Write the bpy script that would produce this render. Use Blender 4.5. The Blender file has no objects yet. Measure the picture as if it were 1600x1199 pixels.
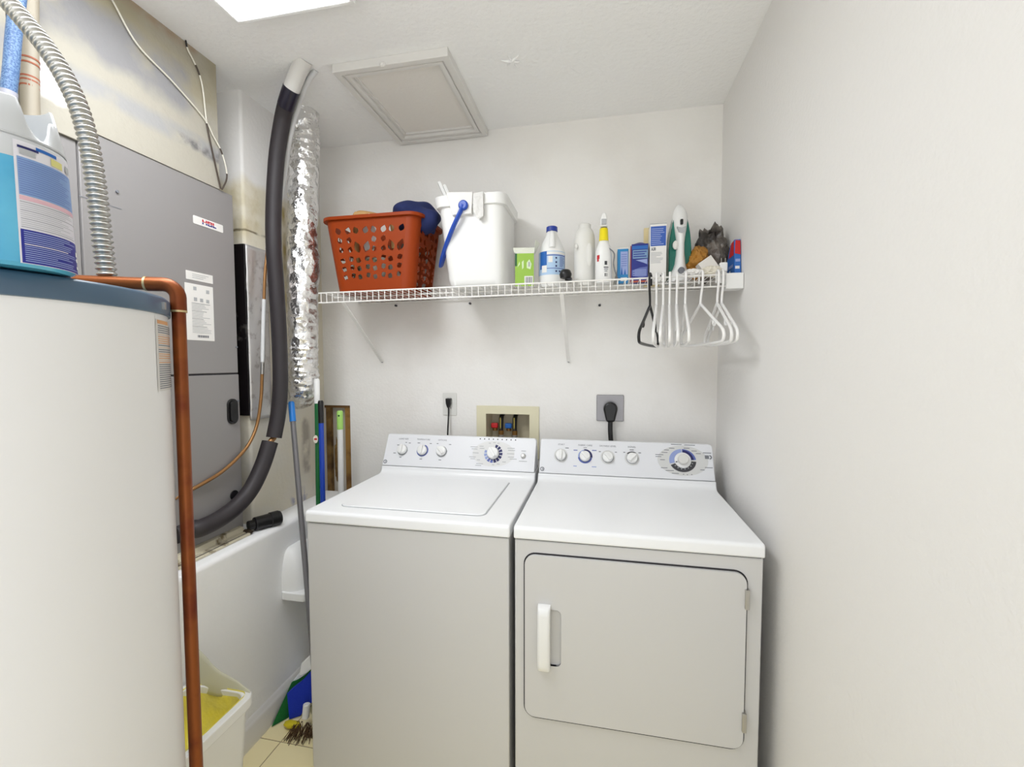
import bpy, bmesh, math, random
from mathutils import Vector, Matrix, noise
from mathutils.geometry import tessellate_polygon
random.seed(7)
PI = math.pi
COL = bpy.context.scene.collection
scene = bpy.context.scene

# ------------------------------------------------------------------ camera
CAM = Vector((.9487, -1.2508, 1.4009))
YAW, PITCH, ROLL, FOC = .2006, -.0491, -.0016, 684.85
FWD = Vector((-math.sin(YAW) * math.cos(PITCH), math.cos(YAW) * math.cos(PITCH), math.sin(PITCH)))
_r = Vector((math.cos(YAW), math.sin(YAW), 0)); _u = _r.cross(FWD)
RT = _r * math.cos(ROLL) + _u * math.sin(ROLL); UP = -_r * math.sin(ROLL) + _u * math.cos(ROLL)
cd = bpy.data.cameras.new('camera'); cam = bpy.data.objects.new('camera', cd); COL.objects.link(cam)
cam.matrix_world = Matrix(((RT.x, UP.x, -FWD.x, CAM.x), (RT.y, UP.y, -FWD.y, CAM.y), (RT.z, UP.z, -FWD.z, CAM.z), (0, 0, 0, 1)))
cd.sensor_fit = 'HORIZONTAL'; cd.sensor_width = 36; cd.lens = FOC * 36 / 1600; cd.clip_start = .02; cd.clip_end = 50
scene.camera = cam

# ------------------------------------------------------------------ world (unseen fill light added behind the camera) and exposure
w = bpy.data.worlds.new('fill_world'); scene.world = w; w.use_nodes = True
_nt = w.node_tree; _bg = _nt.nodes['Background']; _tc = _nt.nodes.new('ShaderNodeTexCoord'); _sp = _nt.nodes.new('ShaderNodeSeparateXYZ'); _rp = _nt.nodes.new('ShaderNodeValToRGB')
_nt.links.new(_tc.outputs['Generated'], _sp.inputs[0]); _ma = _nt.nodes.new('ShaderNodeMath'); _ma.operation = 'MULTIPLY_ADD'; _ma.inputs[1].default_value = .5; _ma.inputs[2].default_value = .5
_nt.links.new(_sp.outputs[2], _ma.inputs[0]); _nt.links.new(_ma.outputs[0], _rp.inputs[0]); _nt.links.new(_rp.outputs[0], _bg.inputs[0])
_rp.color_ramp.elements[0].position = .30; _rp.color_ramp.elements[0].color = (1, 1, .99, 1)     # brighter from below, added to lift the ceiling
_rp.color_ramp.elements[1].position = .58; _rp.color_ramp.elements[1].color = (.50, .52, .55, 1)   # dimmer fill from above
_bg.inputs[1].default_value = 1.85
vs = scene.view_settings
vs.view_transform = 'Standard'; vs.look = 'None'; vs.gamma = 1; vs.use_curve_mapping = False; vs.exposure = .15
LAMP = 13.0     # emission of the fluorescent ceiling light

def ray(u, v): return FWD + RT * ((u - 800) / FOC) - UP * ((v - 599.5) / FOC)
def atX(u, v, x): d = ray(u, v); return CAM + d * ((x - CAM.x) / d.x)
def atY(u, v, y): d = ray(u, v); return CAM + d * ((y - CAM.y) / d.y)
def atZ(u, v, z): d = ray(u, v); return CAM + d * ((z - CAM.z) / d.z)
def atD(u, v, s): return CAM + ray(u, v) * s
V = Vector

# ------------------------------------------------------------------ materials
def lin(c):
    out = []
    for x in c:
        x = x / 255
        out.append(x / 12.92 if x <= .04045 else ((x + .055) / 1.055) ** 2.4)
    return (out[0], out[1], out[2], 1)
MATS = {}
def mat(name, rgb, rough=.5, metal=0, bump=None, mix=None, spec=.5, emit=None, trans=0, alpha=1, coat=0, vor=None):
    if name in MATS: return MATS[name]
    m = bpy.data.materials.new(name); m.use_nodes = True; nt = m.node_tree; b = nt.nodes['Principled BSDF']
    b.inputs['Base Color'].default_value = lin(rgb); b.inputs['Roughness'].default_value = rough
    b.inputs['Metallic'].default_value = metal; b.inputs['Specular IOR Level'].default_value = spec
    b.inputs['Transmission Weight'].default_value = trans; b.inputs['Alpha'].default_value = alpha
    b.inputs['Coat Weight'].default_value = coat
    if emit:
        b.inputs['Emission Color'].default_value = lin(emit[0]); b.inputs['Emission Strength'].default_value = emit[1]
    tc = nt.nodes.new('ShaderNodeTexCoord')
    if mix:      # (second colour, scale, low, high)
        n = nt.nodes.new('ShaderNodeTexNoise'); n.inputs['Scale'].default_value = mix[1]; n.inputs['Detail'].default_value = 6
        nt.links.new(tc.outputs['Object'], n.inputs['Vector'])
        rp = nt.nodes.new('ShaderNodeMapRange'); rp.inputs[1].default_value = mix[2]; rp.inputs[2].default_value = mix[3]
        nt.links.new(n.outputs['Fac'], rp.inputs[0])
        mx = nt.nodes.new('ShaderNodeMix'); mx.data_type = 'RGBA'
        mx.inputs[6].default_value = lin(rgb); mx.inputs[7].default_value = lin(mix[0])
        nt.links.new(rp.outputs[0], mx.inputs[0]); nt.links.new(mx.outputs[2], b.inputs['Base Color'])
    if bump:     # (scale, strength, distance)
        n = nt.nodes.new('ShaderNodeTexNoise'); n.inputs['Scale'].default_value = bump[0]; n.inputs['Detail'].default_value = 4
        nt.links.new(tc.outputs['Object'], n.inputs['Vector'])
        bp = nt.nodes.new('ShaderNodeBump'); bp.inputs['Strength'].default_value = bump[1]; bp.inputs['Distance'].default_value = bump[2]
        src = n.outputs['Fac']
        if vor:
            vo = nt.nodes.new('ShaderNodeTexVoronoi'); vo.inputs['Scale'].default_value = vor
            nt.links.new(tc.outputs['Object'], vo.inputs['Vector'])
            ad = nt.nodes.new('ShaderNodeMath'); ad.operation = 'ADD'
            nt.links.new(n.outputs['Fac'], ad.inputs[0]); nt.links.new(vo.outputs['Distance'], ad.inputs[1]); src = ad.outputs[0]
        nt.links.new(src, bp.inputs['Height']); nt.links.new(bp.outputs[0], b.inputs['Normal'])
    MATS[name] = m
    return m

M_wall = mat('white_wall_paint', (234, 232, 229), .75, bump=(95, .35, .004))
M_ceil = mat('ceiling_texture', (250, 250, 250), .8, bump=(60, .5, .006))
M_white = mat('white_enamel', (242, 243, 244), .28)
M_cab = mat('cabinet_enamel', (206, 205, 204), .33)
M_panel = mat('console_white', (230, 231, 234), .35)
M_plas = mat('white_plastic', (238, 238, 236), .38)
M_plas2 = mat('dull_white_plastic', (226, 225, 220), .5)
M_dark = mat('dark_gap', (38, 36, 40), .7)
M_grey = mat('grey_print', (120, 122, 128), .6)
M_lgrey = mat('light_grey_print', (176, 178, 180), .6)
M_ellipse = mat('console_grey_oval', (214, 214, 212), .5)
M_navy = mat('navy_print', (26, 28, 92), .5)
M_lblue = mat('pale_blue_print', (150, 165, 212), .5)
M_mblue = mat('mid_blue_print', (92, 106, 176), .5)
M_dgrey = mat('charcoal_print', (62, 62, 66), .5)
M_chrome = mat('steel', (190, 188, 184), .28, 1)
M_tank = mat('tank_enamel', (232, 231, 230), .34)
M_rim = mat('blue_grey_tank_rim', (74, 96, 116), .32)
M_copper = mat('aged_copper', (138, 74, 28), .38, .55, mix=((104, 36, 14), 9, .46, .66), bump=(60, .1, .002))
M_copper2 = mat('copper_tube', (158, 116, 72), .4, .6)
M_solder = mat('solder_joint', (206, 186, 140), .35, .7)
M_conduit = mat('galvanised_conduit', (186, 184, 178), .3, .9)
M_ac = mat('air_handler_grey', (146, 143, 142), .42)
M_black = mat('black_plastic', (16, 15, 17), .35)
M_rubber = mat('black_foam_insulation', (48, 43, 46), .55, bump=(80, .15, .002))
M_tape = mat('black_tape', (26, 22, 40), .3)
M_foil = mat('crumpled_foil', (238, 237, 236), .2, .95, bump=(34, .9, .010), vor=26)
M_foil2 = mat('flat_foil_facing', (226, 223, 222), .5, .75, bump=(22, .25, .006), mix=((176, 168, 164), 30, .55, .75))
M_floor = mat('beige_floor_tile', (250, 236, 186), .4)
M_base = mat('baseboard_paint', (226, 224, 220), .4)
M_wire = mat('white_coated_wire', (240, 238, 234), .35)
M_hang = mat('white_hanger_plastic', (243, 242, 240), .3)
M_orange = mat('burnt_orange_plastic', (146, 54, 2), .5, spec=.25)
M_navycloth = mat('navy_cloth', (24, 36, 86), .85, bump=(200, .2, .002))
M_tan = mat('tan_wood', (190, 150, 92), .6, mix=((150, 104, 56), 12, .4, .7))
M_blue = mat('bright_blue_plastic', (20, 72, 178), .35)
M_paper = mat('white_paper', (236, 234, 230), .6)
M_green = mat('lime_green_print', (150, 190, 70), .5)
M_dkgreen = mat('dark_green_print', (30, 90, 44), .5)
M_bluelab = mat('light_blue_label', (176, 204, 232), .5)
M_labblue = mat('label_blue', (28, 98, 178), .5)
M_deep = mat('deep_blue_label', (28, 36, 140), .45)
M_periw = mat('periwinkle_label', (130, 160, 205), .5)
M_pink = mat('pink_label_band', (222, 180, 190), .5)
M_yellow = mat('yellow_plastic', (244, 224, 20), .4)
M_red = mat('red_plastic', (196, 30, 34), .4)
M_orangeprint = mat('orange_print', (216, 160, 110), .6)
M_palecopy = mat('pale_orange_print', (226, 200, 178), .6)
M_teal = mat('teal_translucent_plastic', (12, 112, 96), .25)
M_kraft = mat('raw_kraft_board', (150, 118, 66), .8, mix=((92, 66, 30), 14, .4, .65))
M_plaster = mat('raw_plaster', (214, 205, 184), .85, bump=(40, .4, .005), mix=((196, 188, 172), 5, .4, .7))

def obj_stain_mat(name, base, layers, rough=.8, bump=(60, .35, .004)):
    """paint or plaster with stains that have a shape of their own: layers = (colour, axis 'Z'/'Y', lo, hi, feather, noise scale, noise lo, noise hi, warp)"""
    m = bpy.data.materials.new(name); m.use_nodes = True; nt = m.node_tree; b = nt.nodes['Principled BSDF']
    b.inputs['Roughness'].default_value = rough
    tc = nt.nodes.new('ShaderNodeTexCoord'); geo = nt.nodes.new('ShaderNodeNewGeometry')
    sep = nt.nodes.new('ShaderNodeSeparateXYZ'); nt.links.new(geo.outputs['Position'], sep.inputs[0])
    wn = nt.nodes.new('ShaderNodeTexNoise'); wn.inputs['Scale'].default_value = 9; wn.inputs['Detail'].default_value = 5
    nt.links.new(geo.outputs['Position'], wn.inputs['Vector'])
    cur = None
    for (rgb, boxes, feather, ns, nlo, nhi, warp) in layers:
        mask = None
        for ax, lo, hi in boxes:
            a = nt.nodes.new('ShaderNodeMath'); a.operation = 'MULTIPLY_ADD'
            nt.links.new(wn.outputs['Fac'], a.inputs[0]); a.inputs[1].default_value = warp; nt.links.new(sep.outputs[ax], a.inputs[2])
            r1 = nt.nodes.new('ShaderNodeMapRange'); r1.inputs[1].default_value = lo - feather + warp * .5; r1.inputs[2].default_value = lo + feather + warp * .5
            r2 = nt.nodes.new('ShaderNodeMapRange'); r2.inputs[1].default_value = hi + feather + warp * .5; r2.inputs[2].default_value = hi - feather + warp * .5
            for r_ in (r1, r2): nt.links.new(a.outputs[0], r_.inputs[0])
            mu = nt.nodes.new('ShaderNodeMath'); mu.operation = 'MULTIPLY'
            nt.links.new(r1.outputs[0], mu.inputs[0]); nt.links.new(r2.outputs[0], mu.inputs[1])
            if mask is None: mask = mu.outputs[0]
            else:
                m2 = nt.nodes.new('ShaderNodeMath'); m2.operation = 'MULTIPLY'
                nt.links.new(mask, m2.inputs[0]); nt.links.new(mu.outputs[0], m2.inputs[1]); mask = m2.outputs[0]
        if ns:
            n = nt.nodes.new('ShaderNodeTexNoise'); n.inputs['Scale'].default_value = ns; n.inputs['Detail'].default_value = 7
            nt.links.new(geo.outputs['Position'], n.inputs['Vector'])
            rp = nt.nodes.new('ShaderNodeMapRange'); rp.inputs[1].default_value = nlo; rp.inputs[2].default_value = nhi
            nt.links.new(n.outputs['Fac'], rp.inputs[0])
            m3 = nt.nodes.new('ShaderNodeMath'); m3.operation = 'MULTIPLY'
            nt.links.new(mask, m3.inputs[0]); nt.links.new(rp.outputs[0], m3.inputs[1]); mask = m3.outputs[0]
        mx = nt.nodes.new('ShaderNodeMix'); mx.data_type = 'RGBA'
        mx.inputs[6].default_value = lin(base)
        if cur is not None: nt.links.new(cur, mx.inputs[6])
        mx.inputs[7].default_value = lin(rgb); nt.links.new(mask, mx.inputs[0]); cur = mx.outputs[2]
    nt.links.new(cur, b.inputs['Base Color'])
    n = nt.nodes.new('ShaderNodeTexNoise'); n.inputs['Scale'].default_value = bump[0]; n.inputs['Detail'].default_value = 4
    nt.links.new(geo.outputs['Position'], n.inputs['Vector'])
    bp = nt.nodes.new('ShaderNodeBump'); bp.inputs['Strength'].default_value = bump[1]; bp.inputs['Distance'].default_value = bump[2]
    nt.links.new(n.outputs['Fac'], bp.inputs['Height']); nt.links.new(bp.outputs[0], b.inputs['Normal'])
    return m

# ------------------------------------------------------------------ mesh helpers
def smooth_path(pts, n=8):
    """Catmull-Rom through the points"""
    pts = [V(p) for p in pts]; out = []
    P_ = [pts[0] * 2 - pts[1]] + pts + [pts[-1] * 2 - pts[-2]]
    for i in range(1, len(P_) - 2):
        a, b, c, d = P_[i - 1:i + 3]
        for k in range(n):
            t = k / n
            out.append(.5 * ((2 * b) + (c - a) * t + (2 * a - 5 * b + 4 * c - d) * t * t + (3 * b - a - 3 * c + d) * t ** 3))
    out.append(pts[-1]); return out

def rrect(x0, y0, x1, y1, r, n=6):
    """rounded rectangle outline, counter-clockwise; r a number or four (bl, br, tr, tl)"""
    rs = r if isinstance(r, (tuple, list)) else (r,) * 4
    out = []
    for (cx, cy, a0, q) in ((x0, y0, PI, rs[0]), (x1, y0, -PI / 2, rs[1]), (x1, y1, 0, rs[2]), (x0, y1, PI / 2, rs[3])):
        sx = 1 if cx == x0 else -1; sy = 1 if cy == y0 else -1
        if q < 1e-6: out.append((cx, cy)); continue
        for k in range(n + 1):
            a = a0 + PI / 2 * k / n
            out.append((cx + sx * q + q * math.cos(a), cy + sy * q + q * math.sin(a)))
    return out
def circle(cx, cy, r, n=24, ry=None): return [(cx + r * math.cos(2 * PI * k / n), cy + (ry or r) * math.sin(2 * PI * k / n)) for k in range(n)]

class MB:
    def __init__(s): s.v = []; s.f = []; s.m = []; s.mats = []
    def mi(s, m):
        if m not in s.mats: s.mats.append(m)
        return s.mats.index(m)
    def add(s, vs, fs, m):
        k = len(s.v); i = s.mi(m); s.v += [V(p) for p in vs]
        for f in fs: s.f.append([k + a for a in f]); s.m.append(i)
    def box(s, x0, y0, z0, x1, y1, z1, m, xf=None):
        p = [(x0, y0, z0), (x1, y0, z0), (x1, y1, z0), (x0, y1, z0), (x0, y0, z1), (x1, y0, z1), (x1, y1, z1), (x0, y1, z1)]
        if xf: p = [xf @ V(q) for q in p]
        s.add(p, [(0, 3, 2, 1), (4, 5, 6, 7), (0, 1, 5, 4), (1, 2, 6, 5), (2, 3, 7, 6), (3, 0, 4, 7)], m)
    def loft(s, rings, m, cap0=True, cap1=True, closed=True):
        n = len(rings[0]); vs = [p for r in rings for p in r]; fs = []
        for i in range(len(rings) - 1):
            for j in range(n if closed else n - 1):
                a = i * n + j; b = i * n + (j + 1) % n; fs.append((a, b, b + n, a + n))
        if cap0: fs.append(tuple(reversed(range(n))))
        if cap1: fs.append(tuple(range((len(rings) - 1) * n, len(rings) * n)))
        s.add(vs, fs, m)
    def tube(s, path, r, m, n=12, caps=True, ry=None):
        path = [V(p) for p in path]; N = len(path)
        rad = r if callable(r) else (lambda t: r)
        t0 = (path[1] - path[0]).normalized()
        up = V((0, 0, 1)) if abs(t0.z) < .9 else V((1, 0, 0))
        a = t0.cross(up).normalized(); rings = []
        for i, p in enumerate(path):
            t = (path[min(i + 1, N - 1)] - path[max(i - 1, 0)]).normalized()
            a = (a - t * a.dot(t)).normalized(); b = t.cross(a)
            q = rad(i / (N - 1)); q2 = q * (ry or 1)
            rings.append([p + a * q * math.cos(2 * PI * k / n) + b * q2 * math.sin(2 * PI * k / n) for k in range(n)])
        s.loft(rings, m, caps, caps)
    def cyl(s, p0, p1, r, m, n=20, r1=None): s.tube([p0, p1], (lambda t: r + ((r1 if r1 is not None else r) - r) * t), m, n)
    def lathe(s, prof, c, m, n=28, sy=1, axis=None, cap0=True, cap1=True, ang=0):
        """prof: (radius, height) up from c"""
        rings = []; c = V(c)
        for (r, h) in prof:
            ring = []
            for k in range(n):
                a = 2 * PI * k / n + ang; p = V((r * math.cos(a), r * math.sin(a) * sy, h))
                ring.append(c + (axis @ p if axis else p))
            rings.append(ring)
        s.loft(rings, m, cap0, cap1)
    def prism(s, poly, fn, d0, d1, m, holes=(), caps=(True, True)):
        """outline (with holes) in (u, v) carried by fn(u, v, w) from w = d0 to d1"""
        loops = [list(poly)] + [list(h) for h in holes]
        flat = [p for L in loops for p in L]; n = len(flat)
        if holes: tris = tessellate_polygon([[V((p[0], p[1], 0)) for p in L] for L in loops])
        else: tris = [tuple(range(n))]
        vs = [fn(p[0], p[1], d0) for p in flat] + [fn(p[0], p[1], d1) for p in flat]; fs = []
        for t in tris:
            ar = sum(flat[t[i]][0] * flat[t[(i + 1) % len(t)]][1] - flat[t[(i + 1) % len(t)]][0] * flat[t[i]][1] for i in range(len(t)))
            t = tuple(t) if ar > 0 else tuple(reversed(t))
            if caps[0]: fs.append(tuple(reversed(t)))
            if caps[1]: fs.append(tuple(a + n for a in t))
        k = 0
        for li, L in enumerate(loops):
            q = len(L); ar = sum(L[i][0] * L[(i + 1) % q][1] - L[(i + 1) % q][0] * L[i][1] for i in range(q))
            fwd = (ar > 0) == (li == 0)
            for i in range(q):
                a, b = k + i, k + (i + 1) % q
                fs.append((a, b, b + n, a + n) if fwd else (b, a, a + n, b + n))
            k += q
        s.add(vs, fs, m)
    def text(s, body, fn, u, v, size, m, w=.0006, align='CENTER', bold=0, sx=1):
        cu = bpy.data.curves.new('t', 'FONT'); cu.body = body; cu.size = size; cu.align_x = align; cu.align_y = 'CENTER'; cu.offset = bold; cu.resolution_u = 2
        o = bpy.data.objects.new('t', cu); COL.objects.link(o)
        me = bpy.data.meshes.new_from_object(o.evaluated_get(bpy.context.evaluated_depsgraph_get()))
        COL.objects.unlink(o); bpy.data.objects.remove(o); bpy.data.curves.remove(cu)
        s.add([fn(u + p.co.x * sx, v + p.co.y, w) for p in me.vertices], [tuple(f.vertices) for f in me.polygons], m)
        bpy.data.meshes.remove(me)
    def sheet(s, u0, v0, u1, v1, fn, w, m, nu=1, nv=1):
        vs = [fn(u0 + (u1 - u0) * i / nu, v0 + (v1 - v0) * j / nv, w) for j in range(nv + 1) for i in range(nu + 1)]
        fs = [(j * (nu + 1) + i, j * (nu + 1) + i + 1, (j + 1) * (nu + 1) + i + 1, (j + 1) * (nu + 1) + i) for j in range(nv) for i in range(nu)]
        s.add(vs, fs, m)
    def blob(s, c, rx, ry, rz, m, amp=.2, fr=3., sub=4, seed=0, ridge=False, octs=3):
        bm = bmesh.new(); bmesh.ops.create_icosphere(bm, subdivisions=sub, radius=1)
        vs = []
        for q in bm.verts:
            p = q.co.normalized(); nn = 0; a = 1
            for o in range(octs):
                x = noise.noise(p * fr * (2 ** o) + V((seed * 3.1, seed, 0))); nn += a * ((1 - 2 * abs(x)) if ridge else x); a *= .5
            k = 1 + amp * nn; vs.append(V(c) + V((p.x * rx * k, p.y * ry * k, p.z * rz * k)))
        bm.verts.index_update(); s.add(vs, [tuple(v.index for v in f.verts) for f in bm.faces], m); bm.free()
    def build(s, name, parent=None, smooth=35, bevel=None, local=False, seg=2):
        me = bpy.data.meshes.new(name)
        off = V((0, 0, 0)) if (parent is None or local) else WL.get(parent.name, V((0, 0, 0)))
        me.from_pydata([tuple(p - off) for p in s.v], [], s.f)
        for m in s.mats: me.materials.append(m)
        for p, i in zip(me.polygons, s.m): p.material_index = i
        me.validate(); bm = bmesh.new(); bm.from_mesh(me); bmesh.ops.recalc_face_normals(bm, faces=bm.faces) if s.recalc else None; bm.to_mesh(me); bm.free()
        if smooth:
            me.shade_smooth(); me.set_sharp_from_angle(angle=math.radians(smooth))
        o = bpy.data.objects.new(name, me); COL.objects.link(o)
        if parent is not None: o.parent = parent; WL[o.name] = off
        if bevel:
            md = o.modifiers.new('edge', 'BEVEL'); md.width = bevel; md.segments = seg; md.limit_method = 'ANGLE'; md.angle_limit = math.radians(40)
        return o
    recalc = True
WL = {}
def thing(name, label, cat, loc=(0, 0, 0), group=None):
    o = bpy.data.objects.new(name, None); COL.objects.link(o); o.location = loc; o.empty_display_size = .05
    WL[o.name] = V(loc); o['label'] = label; o['category'] = cat
    if group: o['group'] = group
    return o
def tag(o, label, cat, group=None):
    o['label'] = label; o['category'] = cat
    if group: o['group'] = group
    return o
def struct(o): o['kind'] = 'structure'; return o
def flat(o):     # thin printed layers need no recalculated normals
    return o

# ================================================================== THE ROOM
CEIL = 2.449; YB = .722; XR = 1.427
PX, PIL = -.392, -.42       # plaster header over the air handler, left wall beyond it
def holed_wall(name, u0, v0, u1, v1, holes, fn, d0, d1, m):
    us = sorted({u0, u1} | {h[0] for h in holes} | {h[2] for h in holes}); vs_ = sorted({v0, v1} | {h[1] for h in holes} | {h[3] for h in holes})
    b = MB()
    for i in range(len(us) - 1):
        for j in range(len(vs_) - 1):
            cu, cv = (us[i] + us[i + 1]) / 2, (vs_[j] + vs_[j + 1]) / 2
            if any(h[0] < cu < h[2] and h[1] < cv < h[3] for h in holes): continue
            p = [fn(u, v, w_) for w_ in (d0, d1) for (u, v) in ((us[i], vs_[j]), (us[i + 1], vs_[j]), (us[i + 1], vs_[j + 1]), (us[i], vs_[j + 1]))]
            b.add(p, [(0, 1, 2, 3), (7, 6, 5, 4)], m)
    for h in list(holes):
        q = [(h[0], h[1]), (h[2], h[1]), (h[2], h[3]), (h[0], h[3])]
        for k in range(4):
            a, c = q[k], q[(k + 1) % 4]
            b.add([fn(*a, d0), fn(*c, d0), fn(*c, d1), fn(*a, d1)], [(3, 2, 1, 0)], m)
    b.recalc = False
    return struct(b.build(name, smooth=0))
OPEN = (-.424, .45, -.277, 1.185); BOXH = (.421, .96, .633, 1.164)
M_back = obj_stain_mat('back_wall_paint', (241, 239, 235), [((228, 224, 218), [('Z', 1.0, 2.4)], .2, 2.5, .45, .75, .1)], .75, (95, .35, .004))
holed_wall('wall_back', -.5, 0, XR + .1, CEIL, [OPEN, BOXH], lambda u, v, w_: V((u, YB + w_, v)), 0, .10, M_back)
b = MB(); b.box(XR, -1.62, 0, XR + .1, YB + .1, CEIL, M_wall); struct(b.build('wall_right', smooth=0))
b = MB(); b.box(-1.2, -1.5, CEIL, XR + .1, YB + .1, CEIL + .08, M_ceil)
struct(b.build('ceiling', smooth=0))
# ceiling plaster blemish (a filled hole shaped like a star)
b = MB()
c0 = V((.636, .298, CEIL - .001))
for k in range(6):
    a = k * PI / 3 + .3; L = .028 + .012 * (k % 2)
    b.tube([c0, c0 + V((math.cos(a) * L * .5, math.sin(a) * L * .5, -.003)), c0 + V((math.cos(a) * L, math.sin(a) * L, 0))], lambda t: .006 * (1 - t) + .001, M_ceil, 6)
struct(b.build('trim_1'))
# floor: tiles with grout
b = MB()
fm = mat('floor_grout', (170, 152, 118), .8)
b.box(-1.2, -1.62, -.05, XR + .1, YB + .1, -.0015, fm)
T = .33
for i in range(-4, 5):
    for j in range(-8, 3):
        x0, y0 = i * T - .20, j * T + .10
        b.box(x0 + .002, y0 + .002, -.004, x0 + T - .002, y0 + T - .002, 0, M_floor)
struct(b.build('floor', smooth=0))
# left: plaster header over the air handler and the wall towards the door
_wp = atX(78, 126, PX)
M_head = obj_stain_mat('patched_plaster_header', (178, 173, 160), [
    ((166, 158, 134), [('Z', 2.27, 2.5)], .03, 4, .3, .6, .1),
    ((148, 147, 148), [('Z', 2.22, 2.36), ('Y', -.6, -.0)], .02, 6, .30, .50, .08),
    ((164, 163, 162), [('Z', 2.115, 2.165)], .012, 9, .3, .5, .03),
    ((118, 117, 116), [('Z', 2.112, 2.142), ('Y', -.05, .12)], .008, 30, .4, .62, .02),
    ((236, 236, 236), [('Z', _wp.z - .05, _wp.z + .04), ('Y', _wp.y - .03, _wp.y + .03)], .008, None, 0, 0, .06),  # whiter patch near the conduit
    ((168, 150, 128), [('Z', 2.425, 2.5), ('Y', -.3, .03)], .012, 20, .3, .6, .03)], .85, (50, .4, .005))
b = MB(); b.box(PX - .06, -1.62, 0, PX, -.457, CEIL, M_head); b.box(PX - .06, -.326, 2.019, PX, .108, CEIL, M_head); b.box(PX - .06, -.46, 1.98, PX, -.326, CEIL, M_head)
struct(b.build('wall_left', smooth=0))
# wall beyond the air handler: white above, raw joint compound below, with a crack and smudges
M_pil = obj_stain_mat('half_painted_pilaster', (238, 236, 233), [
    ((226, 219, 200), [('Z', .5, 2.11)], .015, None, 0, 0, .05),
    ((226, 222, 212), [('Z', .7, 1.25)], .1, 6, .35, .65, .1),
    ((196, 182, 140), [('Z', 1.9, 2.11), ('Y', .2, .33)], .03, 8, .4, .6, .06),
    ((120, 108, 82), [('Z', 1.914, 1.922), ('Y', .2, .36)], .003, 14, .3, .5, .035),
    ((176, 168, 156), [('Y', .55, .60), ('Z', .88, 1.14)], .012, 18, .36, .60, .015),
    ((120, 126, 168), [('Y', .47, .60), ('Z', .745, .80)], .02, 16, .5, .62, .05),
    ((178, 160, 104), [('Y', .455, .475), ('Z', 1.62, 2.08)], .006, 12, .3, .6, .01)], .85, (60, .4, .004))
b = MB()
prof = [(PIL - .012 + .012 * math.sin(a), .243 + .012 - .012 * math.cos(a)) for a in [k * PI / 12 for k in range(7)]]
poly = [(-1.0, .243)] + prof + [(PIL, YB), (-1.0, YB)]
b.prism(poly, lambda u, v, w_: V((u, v, w_)), .70, CEIL, M_pil)
struct(b.build('wall_left_rear', smooth=50))
b = MB(); b.box(-1.12, -1.62, 0, -1.0, YB + .1, CEIL, M_wall); struct(b.build('wall_closet', smooth=0))
# low wall carrying the air handler
M_low = mat('low_wall_paint', (251, 251, 251), .7, bump=(40, .35, .004))
b = MB()
poly = [(-1.0, 0), (-.30, 0)] + [(-.318 + .018 * math.cos(a), .730 + .018 * math.sin(a)) for a in [k * PI / 12 for k in range(7)]] + [(-1.0, .748)]
b.prism(poly, lambda u, v, w_: V((u, -w_, v)), -YB, .60, M_low)
struct(b.build('wall_low', smooth=50))
b = MB()
poly = [(-.30, 0), (-.286, 0), (-.286, .075), (-.290, .085), (-.293, .088), (-.294, .098), (-.30, .104)]
b.prism(poly, lambda u, v, w_: V((u, -w_, v)), -YB, .60, M_base)
struct(b.build('baseboard_left', smooth=40))
# attic hatch: moulded trim and panel
t = thing('attic_hatch', 'white square attic hatch with moulded frame on the ceiling', 'hatch', (.21, .45, CEIL))
b = MB(); hx0, hx1, hy0, hy1 = .012, .440, .186, .716
for (p, q, h) in ((0, .022, .030), (.022, .030, .022), (.030, .046, .026), (.046, .058, .014)):
    o_ = [(hx0 + p, hy0 + p), (hx1 - p, hy0 + p), (hx1 - p, hy1 - p), (hx0 + p, hy1 - p)]
    i_ = [(hx0 + q, hy0 + q), (hx1 - q, hy0 + q), (hx1 - q, hy1 - q), (hx0 + q, hy1 - q)]
    b.prism(o_, lambda u, v, w_: V((u, v, w_)), CEIL - h, CEIL, M_base, holes=[i_])
b.build('frame', t, smooth=0, bevel=.002)
b = MB(); b.box(hx0 + .056, hy0 + .056, CEIL - .006, hx1 - .056, hy1 - .056, CEIL, mat('hatch_panel_paint', (236, 232, 226), .8, bump=(80, .3, .004))); b.build('panel', t, smooth=0)
b = MB(); b.blob((.205, hy0 - .001, CEIL - .027), .012, .006, .008, M_base, .3); b.build('latch', t)
# fluorescent ceiling light
t = thing('ceiling_light', 'white rectangular fluorescent ceiling light at the top edge', 'lamp', (.03, -.64, CEIL))
LZ = CEIL - .045; _l0 = atZ(372, 40, LZ); _l1 = atZ(556, 6, LZ); lx0, lx1, ly0, ly1 = _l0.x, _l1.x, _l0.y - 1.22, _l0.y
b = MB()
b.prism([(lx0, ly0), (lx1, ly0), (lx1, ly1), (lx0, ly1)], lambda u, v, w_: V((u, v, w_)), LZ, CEIL, M_plas,
        holes=[[(lx0 + .014, ly0 + .014), (lx1 - .014, ly0 + .014), (lx1 - .014, ly1 - .014), (lx0 + .014, ly1 - .014)]])
b.build('frame', t, smooth=0, bevel=.003)
b = MB(); b.loft([[V((p[0], p[1], z)) for p in rrect(lx0 + q, ly0 + q, lx1 - q, ly1 - q, .01, 3)] for q, z in ((.012, LZ + .012), (.0150, LZ + .001), (.028, LZ - .004), (.05, LZ - .006))], mat('lit_diffuser', (255, 255, 255), .5, emit=((247, 250, 254), LAMP)))
b.build('diffuser', t, smooth=0)

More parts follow.
